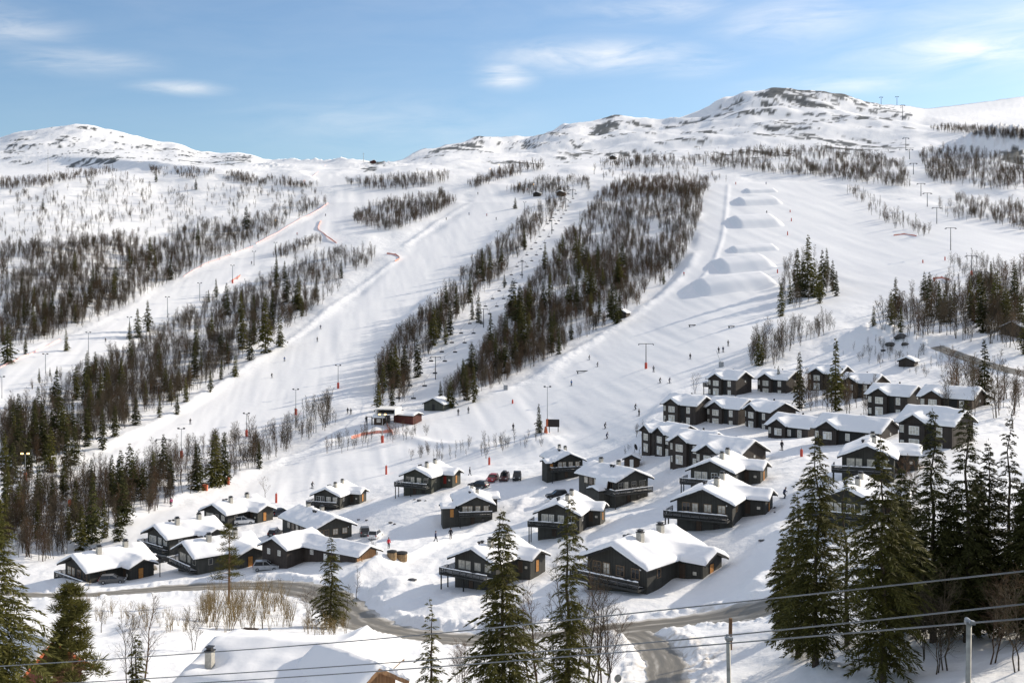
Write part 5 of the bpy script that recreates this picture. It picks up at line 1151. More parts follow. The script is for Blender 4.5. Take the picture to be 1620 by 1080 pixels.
hut(888, 309, -25, 5.5, 4.5, 1.7, 'dark hut with rust-brown walls at the chairlift top', seed=56, wall='wall_rust', door_=False)
hut(970, 252, -20, 6, 5, 1.8, 'hut among the birches under the fell', seed=57, door_=False)
hut(1612, 530, -60, 8, 6, 2.0, 'dark cabin in the shade above the hill track', seed=58, door_=False)
hut(590, 258, 30, 4.5, 4, 1.4, 'reddish hut on the skyline', seed=59, wall='wall_red', door_=False)
hut(1500, 645, -40, 3.5, 3, 1.4, 'small black shed beside the brown row house', seed=60, door_=False)
# lift station
p = ground(612., 671.); t = thing('lift_station', (p.x, p.y, p.z), R(-8), 'lower chairlift station with a pale canopy over the wheel', 'lift station')
MB().box(-3.2, 3.2, -2, 6, 3.0, 3.35).box(-3.2, -2.8, -2, 6, 3.35, 5.0).box(2.8, 3.2, -2, 6, 3.35, 5.0).box(-2.8, 2.8, -2, 6, 4.7, 5.02).build('canopy', M['white_trim'], t, bevel=.1)
MB().lathe([(2.4, 3.5), (2.5, 3.6), (2.5, 3.8), (2.4, 3.9)], 24, Matrix.Translation((0, 2, .2))).build('drive_wheel', M['dark_steel'], t)
MB().box(-.5, .5, 1.2, 2.4, -2, 3.4).box(-2.7, 2.7, 5.4, 5.9, 3.36, 4.7).build('wheel_support', M['dark_steel'], t)
build_shell(t, [Sec('x', .5, 1.7, -3.8, -.8, 2.1, .3, oe=.4, oa=.4, ob=.4, bottom=-3)], 'wall_rust', .4, 61)
MB().box(-6.2, -5.9, -1.2, -.9, -1, 2.3).box(-4.6, -4.3, -1.2, -.9, -1, 2.3).box(-6.2, -4.3, -1.15, -.95, 2.3, 2.5).build('ticket_gate', M['dark_steel'], t)
window(t, '-y', -1.2, -2.3, .8, 1.0, .9)
hut(645, 667, 62, 5.0, 7.2, 2.2, 'red shed beside the lower chairlift station', 'wall_red', tan=.25, seed=62, door_=False)
# ------------------------------------------------------------------ cars
PAINT = {}
def paint(n, c, metal=.3):
    if n not in PAINT: PAINT[n] = mat('car_paint_' + n, c, .32, .5, metal, noise=(1.5, .12))
    return PAINT[n]
M['tail'] = mat('tail_lamp_glass', (.35, .02, .02), .3, .5); M['head'] = mat('headlamp_glass', (.7, .7, .68), .15, .6); M['car_glass'] = mat('car_glass', (.02, .022, .025), .08, .6)
def car_proto(kind):
    """estate or off-roader; nose along +x, wheels on z = 0"""
    t = thing('parked_car', (0, 0, 0))
    Lc, Wd, Hc = (4.6, 1.82, 1.50) if kind == 'estate' else (4.6, 1.88, 1.75) if kind == 'suv' else (4.2, 1.76, 1.46)
    h = Lc / 2; g0 = .22 if kind != 'suv' else .30; bl = .92 if kind != 'suv' else 1.05
    prof = [(-h, g0 + .12), (-h + .05, bl - .12), (-h + .12, bl), (h - 1.35, bl), (h - .35, bl - .14), (h - .05, bl - .34), (h, g0 + .14), (h - .2, g0), (-h + .2, g0)]
    body = MB().prism(prof, -Wd / 2, Wd / 2, 'y').build('body', None, t, bevel=.07)
    rear = -h + (.18 if kind != 'hatch' else .25)
    gp = [(rear, bl + .003), (rear + .32, Hc - .10), (h - 2.25, Hc - .07), (h - 1.38, bl + .003)]
    vs = [(x, -Wd / 2 + .08 + (.14 if z > bl + .1 else 0), z) for x, z in gp] + [(x, Wd / 2 - .08 - (.14 if z > bl + .1 else 0), z) for x, z in gp]
    MB().add(vs, [(0, 1, 2, 3), (7, 6, 5, 4), (0, 4, 5, 1), (2, 6, 7, 3), (1, 5, 6, 2), (3, 7, 4, 0)]).build('window', M['car_glass'], t)
    rb = MB().box(rear + .30, h - 2.15, -Wd / 2 + .20, Wd / 2 - .20, Hc - .075, Hc - .0)
    for sy in (-1, 1):
        y = sy * (Wd / 2 - .15)
        for x0, z0, x1, z1 in ((h - 1.36, bl, h - 2.2, Hc - .05), (rear + .0, bl, rear + .34, Hc - .06), (h - 2.75, bl, h - 2.75, Hc - .06)):
            rb.tube([(x0, sy * (Wd / 2 - .08), z0), (x1, sy * (Wd / 2 - .205), z1)], .05, 5)
    rb.build('roof', None, t, bevel=.03)
    for x in (-h + .85, h - .88):
        for sy in (-1, 1):
            T = Matrix.Translation((x, sy * (Wd / 2 - .10), .33)) @ Matrix.Rotation(math.pi / 2, 4, 'X')
            w = MB().lathe([(.20, -.11), (.31, -.11), (.335, -.06), (.335, .06), (.31, .11), (.20, .11)], 16, T).build('wheel', M['rubber'], t, True)
            MB().lathe([(.02, -.118), (.19, -.118), (.19, .118), (.02, .118)], 12, T).build('rim', M['steel'], w)
    for sy in (-1, 1):
        MB().box(h - .22, h - .03, sy * (Wd / 2 - .32) - .17, sy * (Wd / 2 - .32) + .17, bl - .33, bl - .2).build('headlight', M['head'], t)
        MB().box(-h - .01, -h + .10, sy * (Wd / 2 - .16) - .12, sy * (Wd / 2 - .16) + .12, bl - .28, bl - .02).build('tail_light', M['tail'], t)
    MB().box(-h - .012, -h + .05, -.26, .26, .52, .64).build('number_plate', M['white_trim'], t)
    return t
car_of = {k: car_proto(k) for k in ('estate', 'suv', 'hatch')}; first_use = set()
CARS = [  # column, row of the wheels, heading, kind, paint, label, snow on the roof
 (193, 912, 30, 'suv', ('green', (.035, .045, .035)), 'dark green car with a snowy roof box in front of the ploughed heap', 'box'),
 (178, 921, 10, 'estate', ('grey', (.10, .10, .10)), 'grey car with its bonnet showing over the roadside snow bank', None),
 (228, 903, 25, 'estate', ('champagne', (.42, .37, .30)), 'silver-beige estate car beside an orange cabin door', None),
 (247, 890, 25, 'suv', ('black', (.015, .016, .018)), 'black car under the covered balcony of the middle cabin', 'snow'),
 (385, 828, 20, 'suv', ('white', (.75, .75, .74)), 'white car in front of the rearmost cabin of the lower cluster', None),
 (404, 822, 200, 'estate', ('white', (.75, .75, .74)), 'second white car with its bonnet toward the cabin behind it', 'snow'),
 (428, 817, 60, 'estate', ('silver', (.40, .41, .42)), 'silver car with its tailgate toward the yard of the lower cluster', 'snow'),
 (446, 815, 40, 'suv', ('blue', (.02, .028, .045)), 'dark blue van-like car at the corner of the long lodge', None),
 (436, 846, 75, 'hatch', ('black', (.015, .016, .018)), 'black car with snow bars on its roof behind the service house', 'snow'),
 (421, 901, 8, 'suv', ('silver', (.40, .41, .42)), 'silver off-road car beside the service house gable', None),
 (577, 845, 100, 'suv', ('grey', (.10, .10, .10)), 'grey car beside a white one at the pine porch', None),
 (594, 850, 80, 'suv', ('white', (.75, .75, .74)), 'white off-road car parked by the pine porch of the service house', None),
 (757, 770, 150, 'estate', ('black', (.015, .016, .018)), 'low black car near the snow roof of the shed cabin', None),
 (779, 760, 255, 'estate', ('red', (.30, .02, .025)), 'red car first in the row on the small car park', None),
 (798, 759, 262, 'suv', ('maroon', (.07, .025, .025)), 'dark maroon car with a roof box between the red and the black one', 'box'),
 (818, 758, 268, 'suv', ('black', (.015, .016, .018)), 'black car last in the row on the small car park', None),
 (881, 788, 190, 'suv', ('black', (.015, .016, .018)), 'black car behind the chimneys of the cabin with the two-topped spruce', None),
]
for u, v, hd, kind, (pn, pc), lab, snow_ in CARS:
    p = ground(float(u), float(v)); base = car_of[kind]
    t = base if kind not in first_use else copy_tree(base)
    if kind in first_use:
        pass
    first_use.add(kind)
    tag(t, lab, 'car', 'parked cars'); t.location = (p.x, p.y, p.z - .06); t.rotation_euler = (0, 0, R(hd))
    for ch in t.children:
        if ch.name.split('.')[0] in ('body', 'roof'):
            if t is not base or True:
                ch.data = ch.data.copy(); ch.data.materials.clear(); ch.data.materials.append(paint(pn, pc, .1 if pn in ('white', 'red') else .35))
    t['snow'] = snow_ or ''
for t in [o for o in list(COL.objects) if o.name.startswith('parked_car')]:
    s_ = t['snow']; del t['snow']
    if s_ == 'box':
        MB().box(-1.0, .9, -.38, .38, 1.80, 2.12).build('roof_box', M['steel' if 'green' in t['label'] else 'black_metal'], t, bevel=.08)
        MB().box(-.8, -.74, -.6, .6, 1.70, 1.81).box(.6, .66, -.6, .6, 1.70, 1.81).build('roof_rack', M['black_metal'], t)
    elif s_ == 'snow':
        MB().box(-1.6, .1, -.66, .66, 1.40, 1.82).build('roof_snow', M['snow_roof'], t, bevel=.12)

# ------------------------------------------------------------------ lights, lifts, wires
def rise(u, v, hp):
    p = ground(float(u), float(v)); return p, hp * p.y / F
def floodlight(u, v, hp, label, pad='orange', heads=2, lit=False, group='floodlight poles along the pistes'):
    p, h = rise(u, v, hp); t = thing('floodlight_pole', p, 0, label, 'floodlight', group); s = max(1., p.y / 330)
    MB().tube([(0, 0, -1), (0, 0, h)], [.13 * s, .07 * s], 7).build('pole', M['steel'], t)
    mb = MB(); mb.box(-.95, .95, -.06, .06, h - .12, h)
    mb.build('crossarm', M['steel'], t)
    for k in range(heads):
        x = -.8 + 1.6 * k / max(1, heads - 1); MB().box(x - .28, x + .28, -.40, .05, h, h + .34).build('lamp_head', M['amber' if lit else 'dark_steel'], t)
    if pad: MB().lathe([(.40, -.4), (.42, 0), (.42, 1.9), (.34, 2.05), (.14, 2.1)], 10).build('padding', M[pad], t, True)
for a in [(40, 760, 42, 'pale floodlight with orange padding at the foot of the main piste', 'orange', 2, True), (287, 724, 46, 'floodlight with red padding nearest the lone wooden lift mast', 'red'), (361, 766, 52, 'floodlight between two dark spruces with a square orange pad', 'orange', 1),
          (390, 690, 36, 'floodlight on the piste side just above the lower birch wood', 'red'), (468, 656, 40, 'floodlight by the brown birches at the piste bend', 'red'), (535, 614, 36, 'floodlight with a red pad in the middle of the main piste', 'red'),
          (500, 684, 42, 'plain steel pole at the end of the brown birches', None, 1), (605, 700, 44, 'lit floodlight beside the orange nets at the lift station', 'red', 2, True), (866, 674, 62, 'tallest floodlight beside the dark signboard', 'orange'),
          (72, 590, 30, 'floodlight on the narrow strip below the upper piste', None), (140, 560, 34, 'floodlight on the narrow strip beside small spruces', None), (3, 630, 34, 'floodlight at the lowest end of the narrow strip', None), (205, 532, 30, 'floodlight behind the pair of slim spruces', None), (265, 502, 32, 'floodlight halfway along the upper piste strip', None),
          (316, 476, 28, 'floodlight near the birch clump of the strip', None), (368, 448, 28, 'floodlight with a short red net at its foot', 'red'), (402, 420, 22, 'floodlight high on the upper piste', None), (436, 402, 18, 'floodlight beside the birch patch above the net', None),
          (665, 512, 24, 'thin floodlight low along the chairlift birches', None), (690, 486, 22, 'thin floodlight second along the chairlift birches', None), (734, 455, 28, 'thin floodlight third along the chairlift birches', None), (753, 430, 24, 'thin floodlight fourth along the chairlift birches', None), (771, 412, 22, 'thin floodlight fifth along the chairlift birches', None),
          (787, 386, 20, 'thin floodlight sixth along the chairlift birches', None), (830, 340, 20, 'thin floodlight near the dark huts up the piste', None), (640, 572, 22, 'thin floodlight at the lowest chairlift birches', None), (608, 590, 40, 'slim pole in front of the chairlift spruces', None, 1), (777, 276, 9, 'lit lamp among the skyline birches at the piste head', None, 1, True), (791, 270, 9, 'second lit lamp among the skyline birches at the piste head', None, 1, True), (823, 300, 8, 'lit lamp in the birch patch by the high huts', None, 1, True), (846, 300, 8, 'second lit lamp in the birch patch by the high huts', None, 1, True), (438, 357, 8, 'lit lamp in the wood above the pink net', None, 1, True), (940, 276, 8, 'lit lamp at the end of the birch belt', None, 1, True)]:
    floodlight(*a)

def tbar_tower(u, v, hp, label, pad=None, group='drag-lift towers on the slope beside the jumps', wide=2.4, wood_=False):
    p, h = rise(u, v, hp); t = thing('lift_tower', p, 0, label, 'lift tower', group); s = max(1., (p.y / 380) ** .6)
    MB().tube([(0, 0, -1), (0, 0, h)], [.17 * s, .11 * s], 8).build('mast', M['bark' if wood_ else 'dark_steel'], t)
    MB().box(-wide, wide, -.09 * s, .09 * s, h - .24 * s, h - .06 * s).build('crossarm', M['dark_steel'], t)
    for sx in (-1, 1):
        MB().box(sx * wide - .10 * s, sx * wide + .10 * s, -.8 * s, .8 * s, h - .55 * s, h - .28 * s).build('sheave_block', M['black_metal'], t)
    if pad: MB().lathe([(.42, -.4), (.44, 0), (.44, 1.8), (.36, 2.0), (.23, 2.02)], 10).build('padding', M[pad], t, True)
    return t
TB = [(1022, 583, 40, 'nearest drag-lift tower with a red pad on the open piste', 'red'), (1504, 396, 36, 'drag-lift tower lowest beside the far piste birches', None), (1482, 354, 26, 'drag-lift tower second up the far slope', None), (1467, 327, 22, 'drag-lift tower third up the far slope', None), (1457, 310, 20, 'drag-lift tower fourth up the far slope', None),
      (1445, 276, 18, 'drag-lift tower among the birch belt gap', None), (1439, 252, 16, 'drag-lift tower in the gap under the fell', None), (1433, 238, 20, 'drag-lift tower just above the birch belt', None), (1428, 190, 24, 'drag-lift tower on the bare fell shoulder', None), (1419, 163, 14, 'skyline lift tower nearer the summit rocks', None), (1394, 160, 12, 'skyline lift tower farther along the ridge', None),
      (1537, 436, 32, 'drag-lift tower at the red-netted lift house', 'red'), (258, 740, 46, 'lone dark lift mast by the piste foot', None, 'lift masts', 2.0, True), (1553, 455, 26, 'wide lift mast behind the shaded spruces', None)]
towers = [tbar_tower(*a) for a in TB]

# chairlift: towers, rope and chairs
LT = [(668, 655, 30), (689, 600, 36), (765, 518, 30), (826, 440, 26), (873, 370, 22), (895, 330, 14), (906, 312, 12)]
ltops = []
for i, (u, v, hp) in enumerate(LT):
    if i == 0: p, h = rise(640, 662, 26); continue
    t = tbar_tower(u, v, hp, f'{["", "lowest", "second", "third", "fourth", "fifth", "topmost"][i]} chairlift tower in the lane between the birch woods', None, 'chairlift towers', 1.9)
    ltops.append(Vector(t.location) + Vector((0, 0, hp * t.location.y / F - .6)))
st = ground(612., 671.); ltops = [Vector((st.x, st.y + 3, st.z + 4.2))] + ltops
def sag(a, b, n, s): return [a.lerp(b, i / n) - Vector((0, 0, 4 * s * (i / n) * (1 - i / n))) for i in range(n + 1)]
chairs = []
proto = thing('lift_chair', (0, 0, 0), 0, 'chair hanging from the chairlift rope', 'lift chair', 'chairs on the chairlift')
MB().tube([(0, 0, 0), (0, 0, -.8), (0, .35, -1.2), (0, .35, -2.2)], .06, 5).build('hanger', M['dark_steel'], proto)
MB().box(-.95, .95, -.15, .40, -2.3, -2.2).box(-.95, .95, .34, .42, -2.2, -1.65).build('seat', M['dark_steel'], proto); proto.scale = (.85,) * 3
sgi = 0; total = 0; placed = False
for sgn, tone in ((-1, 'going up'), (1, 'coming down')):
    pts = []
    for a, b in zip(ltops[:-1], ltops[1:]): pts += sag(a, b, 10, (b - a).length * .014)[:-1]
    pts.append(ltops[-1]); d = (ltops[-1] - ltops[0]); d.z = 0; d.normalize(); sd = Vector((d.y, -d.x, 0)) * 2.6 * sgn
    pts = [q + sd * (1 if i else .9) for i, q in enumerate(pts)]
    tag(MB().tube(pts, .045, 4).build('lift_rope', M['dark_steel']), f'steel chairlift rope with the chairs {tone}', 'rope')
    run = 6.; acc = 0.
    for a, b in zip(pts[:-1], pts[1:]):
        l = (b - a).length
        while run <= acc + l:
            q = a.lerp(b, (run - acc) / l); o = proto if not placed else copy_tree(proto); placed = True
            o.location = q; o.rotation_euler = (0, 0, math.atan2(d.y, d.x) - math.pi / 2); o['label'] = f'empty black chair on the chairlift rope {tone}'; o['group'] = f'chairs {tone} on the chairlift'
            run += 15.5
        acc += l

# masts on the skyline
for u, v, hp, lab in [(76, 272, 36, 'thin radio mast on the near skyline above the birch wood'), (575, 256, 15, 'tiny radio mast beside the rocky skyline knoll'), (357, 262, 16, 'short mast at the edge of the skyline birches')]:
    p, h = rise(u, v, hp); t = thing('radio_mast', p, 0, lab, 'mast'); MB().tube([(0, 0, -2), (0, 0, h)], [.35, .12], 5).build('mast', M['steel'], t); MB().box(-1.2, 1.2, -.15, .15, h * .8, h * .8 + .25).build('antenna', M['steel'], t)

# snow lances and markers
for u, v, hp, lean, lab in [(324, 775, 40, -26, 'white slanting snow lance on an orange sled'), (113, 800, 14, -12, 'short white snow lance lying in the lower birch wood'), (800, 616, 12, -6, 'slanting white lance at the edge of the chairlift wood'), (1141, 580, 26, -8, 'thin leaning lance beside the upper row houses')]:
    p = ground(float(u), float(v)); k = p.y / F; t = thing('snow_lance', p, 0, lab, 'snow lance')
    MB().tube([(0, 0, .9), (lean * k, 0, hp * k)], [.14, .09], 6).build('lance_tube', M['white_trim'], t)
    MB().box(-.7, .7, -.5, .5, -.2, 1.5).build('sled', M['orange' if v > 700 else 'steel'], t, bevel=.1)
def marker(u, v, hp, lab, g='red piste markers'):
    p, h = rise(u, v, hp); t = thing('piste_marker', p, 0, lab, 'marker', g)
    MB().lathe([(.24, -.3), (.27, 0), (.27, h * .85), (.20, h), (.05, h + .02)], 10).build('padding', M['red'], t, True); MB().tube([(0, 0, h), (0, 0, h + .35)], .05, 5).build('pole', M['steel'], t)
for a in [(611, 750, 14, 'red padded marker on the piste above the highest balcony cabin'), (774, 735, 12, 'red padded marker behind the small car park'), (437, 795, 15, 'red padded marker by the white cars of the lower cluster'), (811, 638, 6, 'small red marker disc on the lower piste'),
          (1268, 722, 12, 'orange marker at the top of the lane beside the big spruce'), (1246, 372, 6, 'red marker beside the topmost jumps'), (1252, 350, 5, 'red marker beside the second jump'), (1250, 336, 4, 'red marker highest beside the jumps'), (1164, 292, 4, 'tiny marker at the start of the jump line'), (1230, 432, 6, 'dark red marker at the lowest jump edge'), (1460, 416, 5, 'red marker on the far piste'), (1495, 412, 6, 'red marker by the far piste birch'), (1478, 445, 5, 'red marker below the lift house')]: marker(*a)
# signboard
p = ground(876., 684.); t = thing('signboard', p, R(-8), 'dark blank signboard on two posts beside the tallest floodlight', 'signboard'); k = p.y / F
MB().box(-9 * k, 9 * k, -.08, .08, 9 * k, 21 * k).build('panel', M['board'], t)
for x in (-7, 7): MB().box(x * k - .1, x * k + .1, .09, .25, -1, 20 * k).build('post', M['bark'], t)
MB().lathe([(.5, -.2), (.55, .1), (.4, 1.2), (.2, 1.8)], 8, Matrix.Translation((-12 * k, -1, 0))).build('padding', M['orange'], t)

# safety nets
def net(pts, h, lab, m='net', cat='net'):
    h *= .5
    P = dense(ground(np.array([p[0] for p in pts], float), np.array([p[1] for p in pts], float)), 6)
    nb = MB(); n = len(P); t = thing('safety_net', P[0], 0, lab, cat, 'safety nets along the pistes'); o = P[0]
    vs = []
    for i, q in enumerate(P):
        s_ = .12 * math.sin(i * 1.3)
        vs += [(q[0] - o[0], q[1] - o[1], q[2] - o[2] - .1), (q[0] - o[0], q[1] - o[1], q[2] - o[2] + h + s_), (q[0] - o[0], q[1] - o[1] + .05, q[2] - o[2] - .1), (q[0] - o[0], q[1] - o[1] + .05, q[2] - o[2] + h + s_)]
    fs = []
    for i in range(n - 1): a = 4 * i; b = a + 4; fs += [(a, b, b + 1, a + 1), (a + 3, b + 3, b + 2, a + 2), (a + 1, b + 1, b + 3, a + 3)]
    nb.add(vs, fs); nb.build('netting', M[m], t)
    for i in range(0, n, 3): q = P[i]; MB().tube([(q[0] - o[0], q[1] - o[1] + .1, q[2] - o[2] - .4), (q[0] - o[0], q[1] - o[1] + .1, q[2] - o[2] + h + .2)], .05, 4).build('net_post', M['orange'], t)
net([(519, 322), (500, 335), (470, 350), (440, 368), (405, 386)], 1.3, 'pink net along the upper edge of the high piste', 'net_pink')
net([(400, 390), (360, 405), (320, 420), (290, 438)], .8, 'faded pink net lower along the high piste', 'net_pink')
net([(95, 538), (60, 555), (30, 568), (0, 582)], 1.2, 'pink net along the bottom of the upper piste', 'net_pink')
net([(508, 350), (503, 362), (514, 372), (532, 385)], 1.6, 'red net around the birch patch corner'); net([(612, 402), (626, 404), (632, 410), (625, 414)], 1.8, 'red net at the crossing of the two pistes')
net([(556, 694), (575, 688), (600, 685), (620, 683)], 1.6, 'orange net lying along the bank by the lift station'); net([(612, 672), (616, 680), (621, 687)], 1.6, 'orange net running down from the lift station')
net([(1414, 373), (1430, 371), (1450, 374)], 1.2, 'red net around a hole on the far piste'); net([(1476, 442), (1490, 440), (1502, 444)], 1.5, 'red net at the lift house in the shade'); net([(480, 288), (500, 276), (515, 262)], 1.5, 'pink net high on the top run', 'net_pink'); net([(366, 446), (380, 436), (376, 442)], 1.2, 'short red net under a floodlight')

# jumps of the terrain park: tables of snow with a steep shaded landing
def jump(u0, u1, vt, vb, lab):
    a = ground(float(u0), float(vb)); b = ground(float(u1), float(vb)); w = (b - a).length; m = (a + b) / 2; k = m.y / F
    hgt = (vb - vt) * k * .60; run = hgt * 3.4; nx_, ny_ = 26, 22; V = []
    lx = np.linspace(-w / 2 - hgt * .55, w / 2 + hgt * .55, nx_); ly = np.linspace(-.6, run + hgt * 5.5, ny_)
    for x in lx:
        for y in ly:
            wx, wy = m.x + x, m.y + y; g0 = gz_at(wx, wy); up_ = min(1, max(0, y / run)); back = min(1, max(0, (run + hgt * 5.5 - y) / (hgt * 3.2)))
            side = min(1, max(0, (w / 2 + hgt * .5 - abs(x)) / (hgt * .75 + .01))); f = min(up_, back); f = f * f * (3 - 2 * f) if f < .9 else f
            V.append((wx - m.x, wy - m.y, g0 - m.z - .25 + (hgt * .62 + .25) * f * side))
    I = np.arange(nx_ * ny_).reshape(nx_, ny_); Qj = np.stack([I[:-1, :-1], I[1:, :-1], I[1:, 1:], I[:-1, 1:]], -1).reshape(-1, 4)
    o = link('snow_jump', np_mesh('snow_jump', np.array(V), Q=Qj, smooth=True), M['snow_roof']); o.location = m; tag(o, lab, 'ski jump', 'snow jumps of the terrain park')
jump(1126, 1232, 433, 464, 'lowest and biggest snow jump with a long shaded landing'); jump(1154, 1230, 404, 432, 'second snow jump up, just above the biggest'); jump(1166, 1234, 387, 400, 'low snow jump in the middle of the line'); jump(1174, 1242, 338, 362, 'fourth snow jump, broad and flat-topped'); jump(1178, 1240, 309, 326, 'fifth snow jump with its bright top'); jump(1186, 1232, 296, 306, 'small topmost snow jump')
# rails and boxes
for u, v, l, lab in [(921, 589, 20, 'long black box rail on the lower piste'), (1095, 516, 12, 'dark rail on the piste above the row houses'), (1157, 518, 11, 'second dark rail beside the island wood shadow')]:
    p = ground(float(u), float(v)); k = p.y / F; t = thing('snow_rail', p, R(25), lab, 'ski rail'); MB().box(-l * k / 2, l * k / 2, -.3, .3, .35, .62).build('slide', M['black_metal'], t)
    for x in (-.4, .4): MB().box(x * l * k - .1, x * l * k + .1, -.25, .25, -.5, .35).build('support', M['dark_steel'], t)

# power poles and the three bundled cables in front
def cable(pts, lab, r0=.020):
    P = [spot(u, v, y) for u, v, y in pts]; q = dense([tuple(a) for a in P], 14); tag(MB().tube([tuple(a) for a in q], r0, 6).build('power_cable', M['cable']), lab, 'cable', 'power cables across the foreground')
cable([(-260, 1066, 56), (0, 1053, 49), (540, 1015, 41), (1080, 961, 33), (1620, 903, 26), (1900, 872, 23)], 'highest of the three grey power cables')
cable([(-260, 1098, 56), (0, 1086, 49), (540, 1053, 41), (1080, 1011, 33), (1620, 955, 26), (1900, 926, 23)], 'middle one of the three grey power cables')
cable([(-260, 1110, 56), (0, 1098, 49), (540, 1065, 41), (1080, 1023, 33), (1533, 985, 27), (1620, 978, 26), (1900, 955, 23)], 'lowest of the three grey power cables, tied to the lamp pole')
def lamp_pole(u, vtop, y, lab, bend, tall):
    a = spot(u, vtop, y); z0 = gz_at(a.x, a.y); t = thing('lamp_pole', (a.x, a.y, z0), 0, lab, 'pole', 'lamp poles in the foreground'); h = a.z - z0
    MB().tube([(bend * 1.4, 0, -.5), (bend * 1.1, 0, h * .25), (bend * .5, 0, h * .6), (0, 0, h)], [.085, .08, .07, .06], 10).build('pole', M['galv_pole'], t, True)
    mb = MB().box(-.09, .13, -.07, .07, h - .03, h + .05).tube([(.0, -.16, h + .05), (.0, .16, h + .05)], .05, 8); mb.build('clamp', M['steel'], t)
lamp_pole(1533, 985, 27, 'nearest grey pole holding the lowest cable', -.15, 0)
lamp_pole(1152, 1010, 33, 'slim bent grey pole below the timber post end', .18, 0)
p = spot(1155, 985, 108.); t = thing('timber_post', (p.x, p.y, gz_at(p.x, p.y)), 0, 'pale timber post end above the slim bent pole', 'post'); MB().tube([(0, 0, -.5), (.05, 0, 3.0)], [.20, .17], 8).build('post', M['pine_bark'], t)
p = ground(965., 1110.); h = 75 * p.y / F; t = thing('hook_pole', p, 0, 'thin dark pole with a hooked top among the bare birches', 'pole'); MB().tube([(0, 0, -.5), (0, 0, h), (.05, 0, h + .1), (-.5, 0, h + .12)], .045, 6).build('pole', M['dark_steel'], t)
p = ground(977., 1120.); h = 48 * p.y / F; t = thing('road_sign', p, R(20), 'round road sign seen from its grey back', 'sign'); MB().tube([(0, 0, -.5), (0, 0, h)], .035, 6).build('post', M['steel'], t); MB().lathe([(.30, -.02), (.32, 0), (.30, .02)], 20, Matrix.Translation((0, -.06, h)) @ Matrix.Rotation(math.pi / 2, 4, 'X')).build('disc', M['galv_pole'], t)
p = ground(253., 912.); h = 24 * p.y / F; t = thing('lamp_post', p, 0, 'short dark post by the road beside the black car', 'post'); MB().tube([(0, 0, -.5), (0, 0, h)], .09, 6).build('pole', M['black_metal'], t); MB().lathe([(.02, 0), (.2, .05), (.16, .3), (.02, .36)], 8, Matrix.Translation((0, 0, h))).build('lamp_head', M['black_metal'], t)
p = ground(395., 1006.); t = thing('timber_box', p, R(-12), 'small brown wooden box in the snow behind the near roof', 'box'); MB().box(-.8, .8, -.5, .5, -.4, .75).build('body', M['compost'], t); MB().box(-.9, .9, -.6, .6, .75, .83).build('lid', M['wall_rust'], t)
for u, v, lab in [(620, 882, 'small round timber bin with a dark lid'), (635, 884, 'larger round timber bin beside the small one')]:
    p = ground(float(u), float(v)); k = 1.0 if u > 630 else .8; t = thing('round_bin', p, 0, lab, 'bin'); MB().lathe([(.95 * k, -.3), (1.0 * k, .5), (.95 * k, .95)], 16).build('body', M['compost'], t); MB().lathe([(1.05 * k, .95), (1.0 * k, 1.15), (.3 * k, 1.3)], 16).build('lid', M['fascia'], t)
# satellite dish, crane basket, boulders
p = ground(1004., 728.); t = thing('satellite_dish', p, R(60), 'dark satellite dish on a post above the tiny brown hut', 'dish'); MB().tube([(0, 0, -.4), (0, 0, 2.6)], .06, 6).build('post', M['steel'], t); MB().lathe([(.03, 0), (.4, .06), (.7, .22), (.72, .22), (.4, .02), (.03, -.04)], 16, Matrix.Translation((0, -.1, 2.9)) @ Matrix.Rotation(R(70), 4, 'X')).build('dish', M['dark_steel'], t)
p = ground(712., 800.); k = p.y / F; t = thing('terrace_frame', p, R(10), 'dark timber frame with a slanting beam beside the shed cabin roof', 'frame'); MB().box(-6 * k, 6 * k, -1, -.8, 0, .4).box(-6 * k, 6 * k, -1, -.8, 6 * k, 7 * k).box(-6 * k, -5 * k, -1, -.8, .4, 6 * k).box(5 * k, 6 * k, -1, -.8, .4, 6 * k).build('rail_frame', M['fascia'], t); MB().tube([(7 * k, -.5, -.3), (1 * k, -.5, 20 * k)], .16, 5).build('beam', M['fascia'], t)
rb = np.random.default_rng(77)
def boulder(u, v, wp, lab, flatn=.5):
    p = ground(float(u), float(v)); s = wp * p.y / F / 2; nn = 9; V = []
    for i in range(nn):
        for j in range(14):
            a, b = math.pi * i / (nn - 1), 2 * math.pi * j / 14; d = np.array((math.sin(a) * math.cos(b), math.sin(a) * math.sin(b), math.cos(a))); q = s * (1 + .35 * float(vnoise(np.array(d[0] * 1.7 + u), np.array(d[1] * 1.7 + d[2] * 2.1), 5))); V.append((d[0] * q, d[1] * q * .8, d[2] * q * flatn + s * .12))
    I = [(i * 14 + j, i * 14 + (j + 1) % 14, (i + 1) * 14 + (j + 1) % 14, (i + 1) * 14 + j) for i in range(nn - 1) for j in range(14)]
    o = MB().add(V, I).build('boulder', M['stone']); o.location = p; tag(o, lab, 'rock', 'rocks poking through the snow')
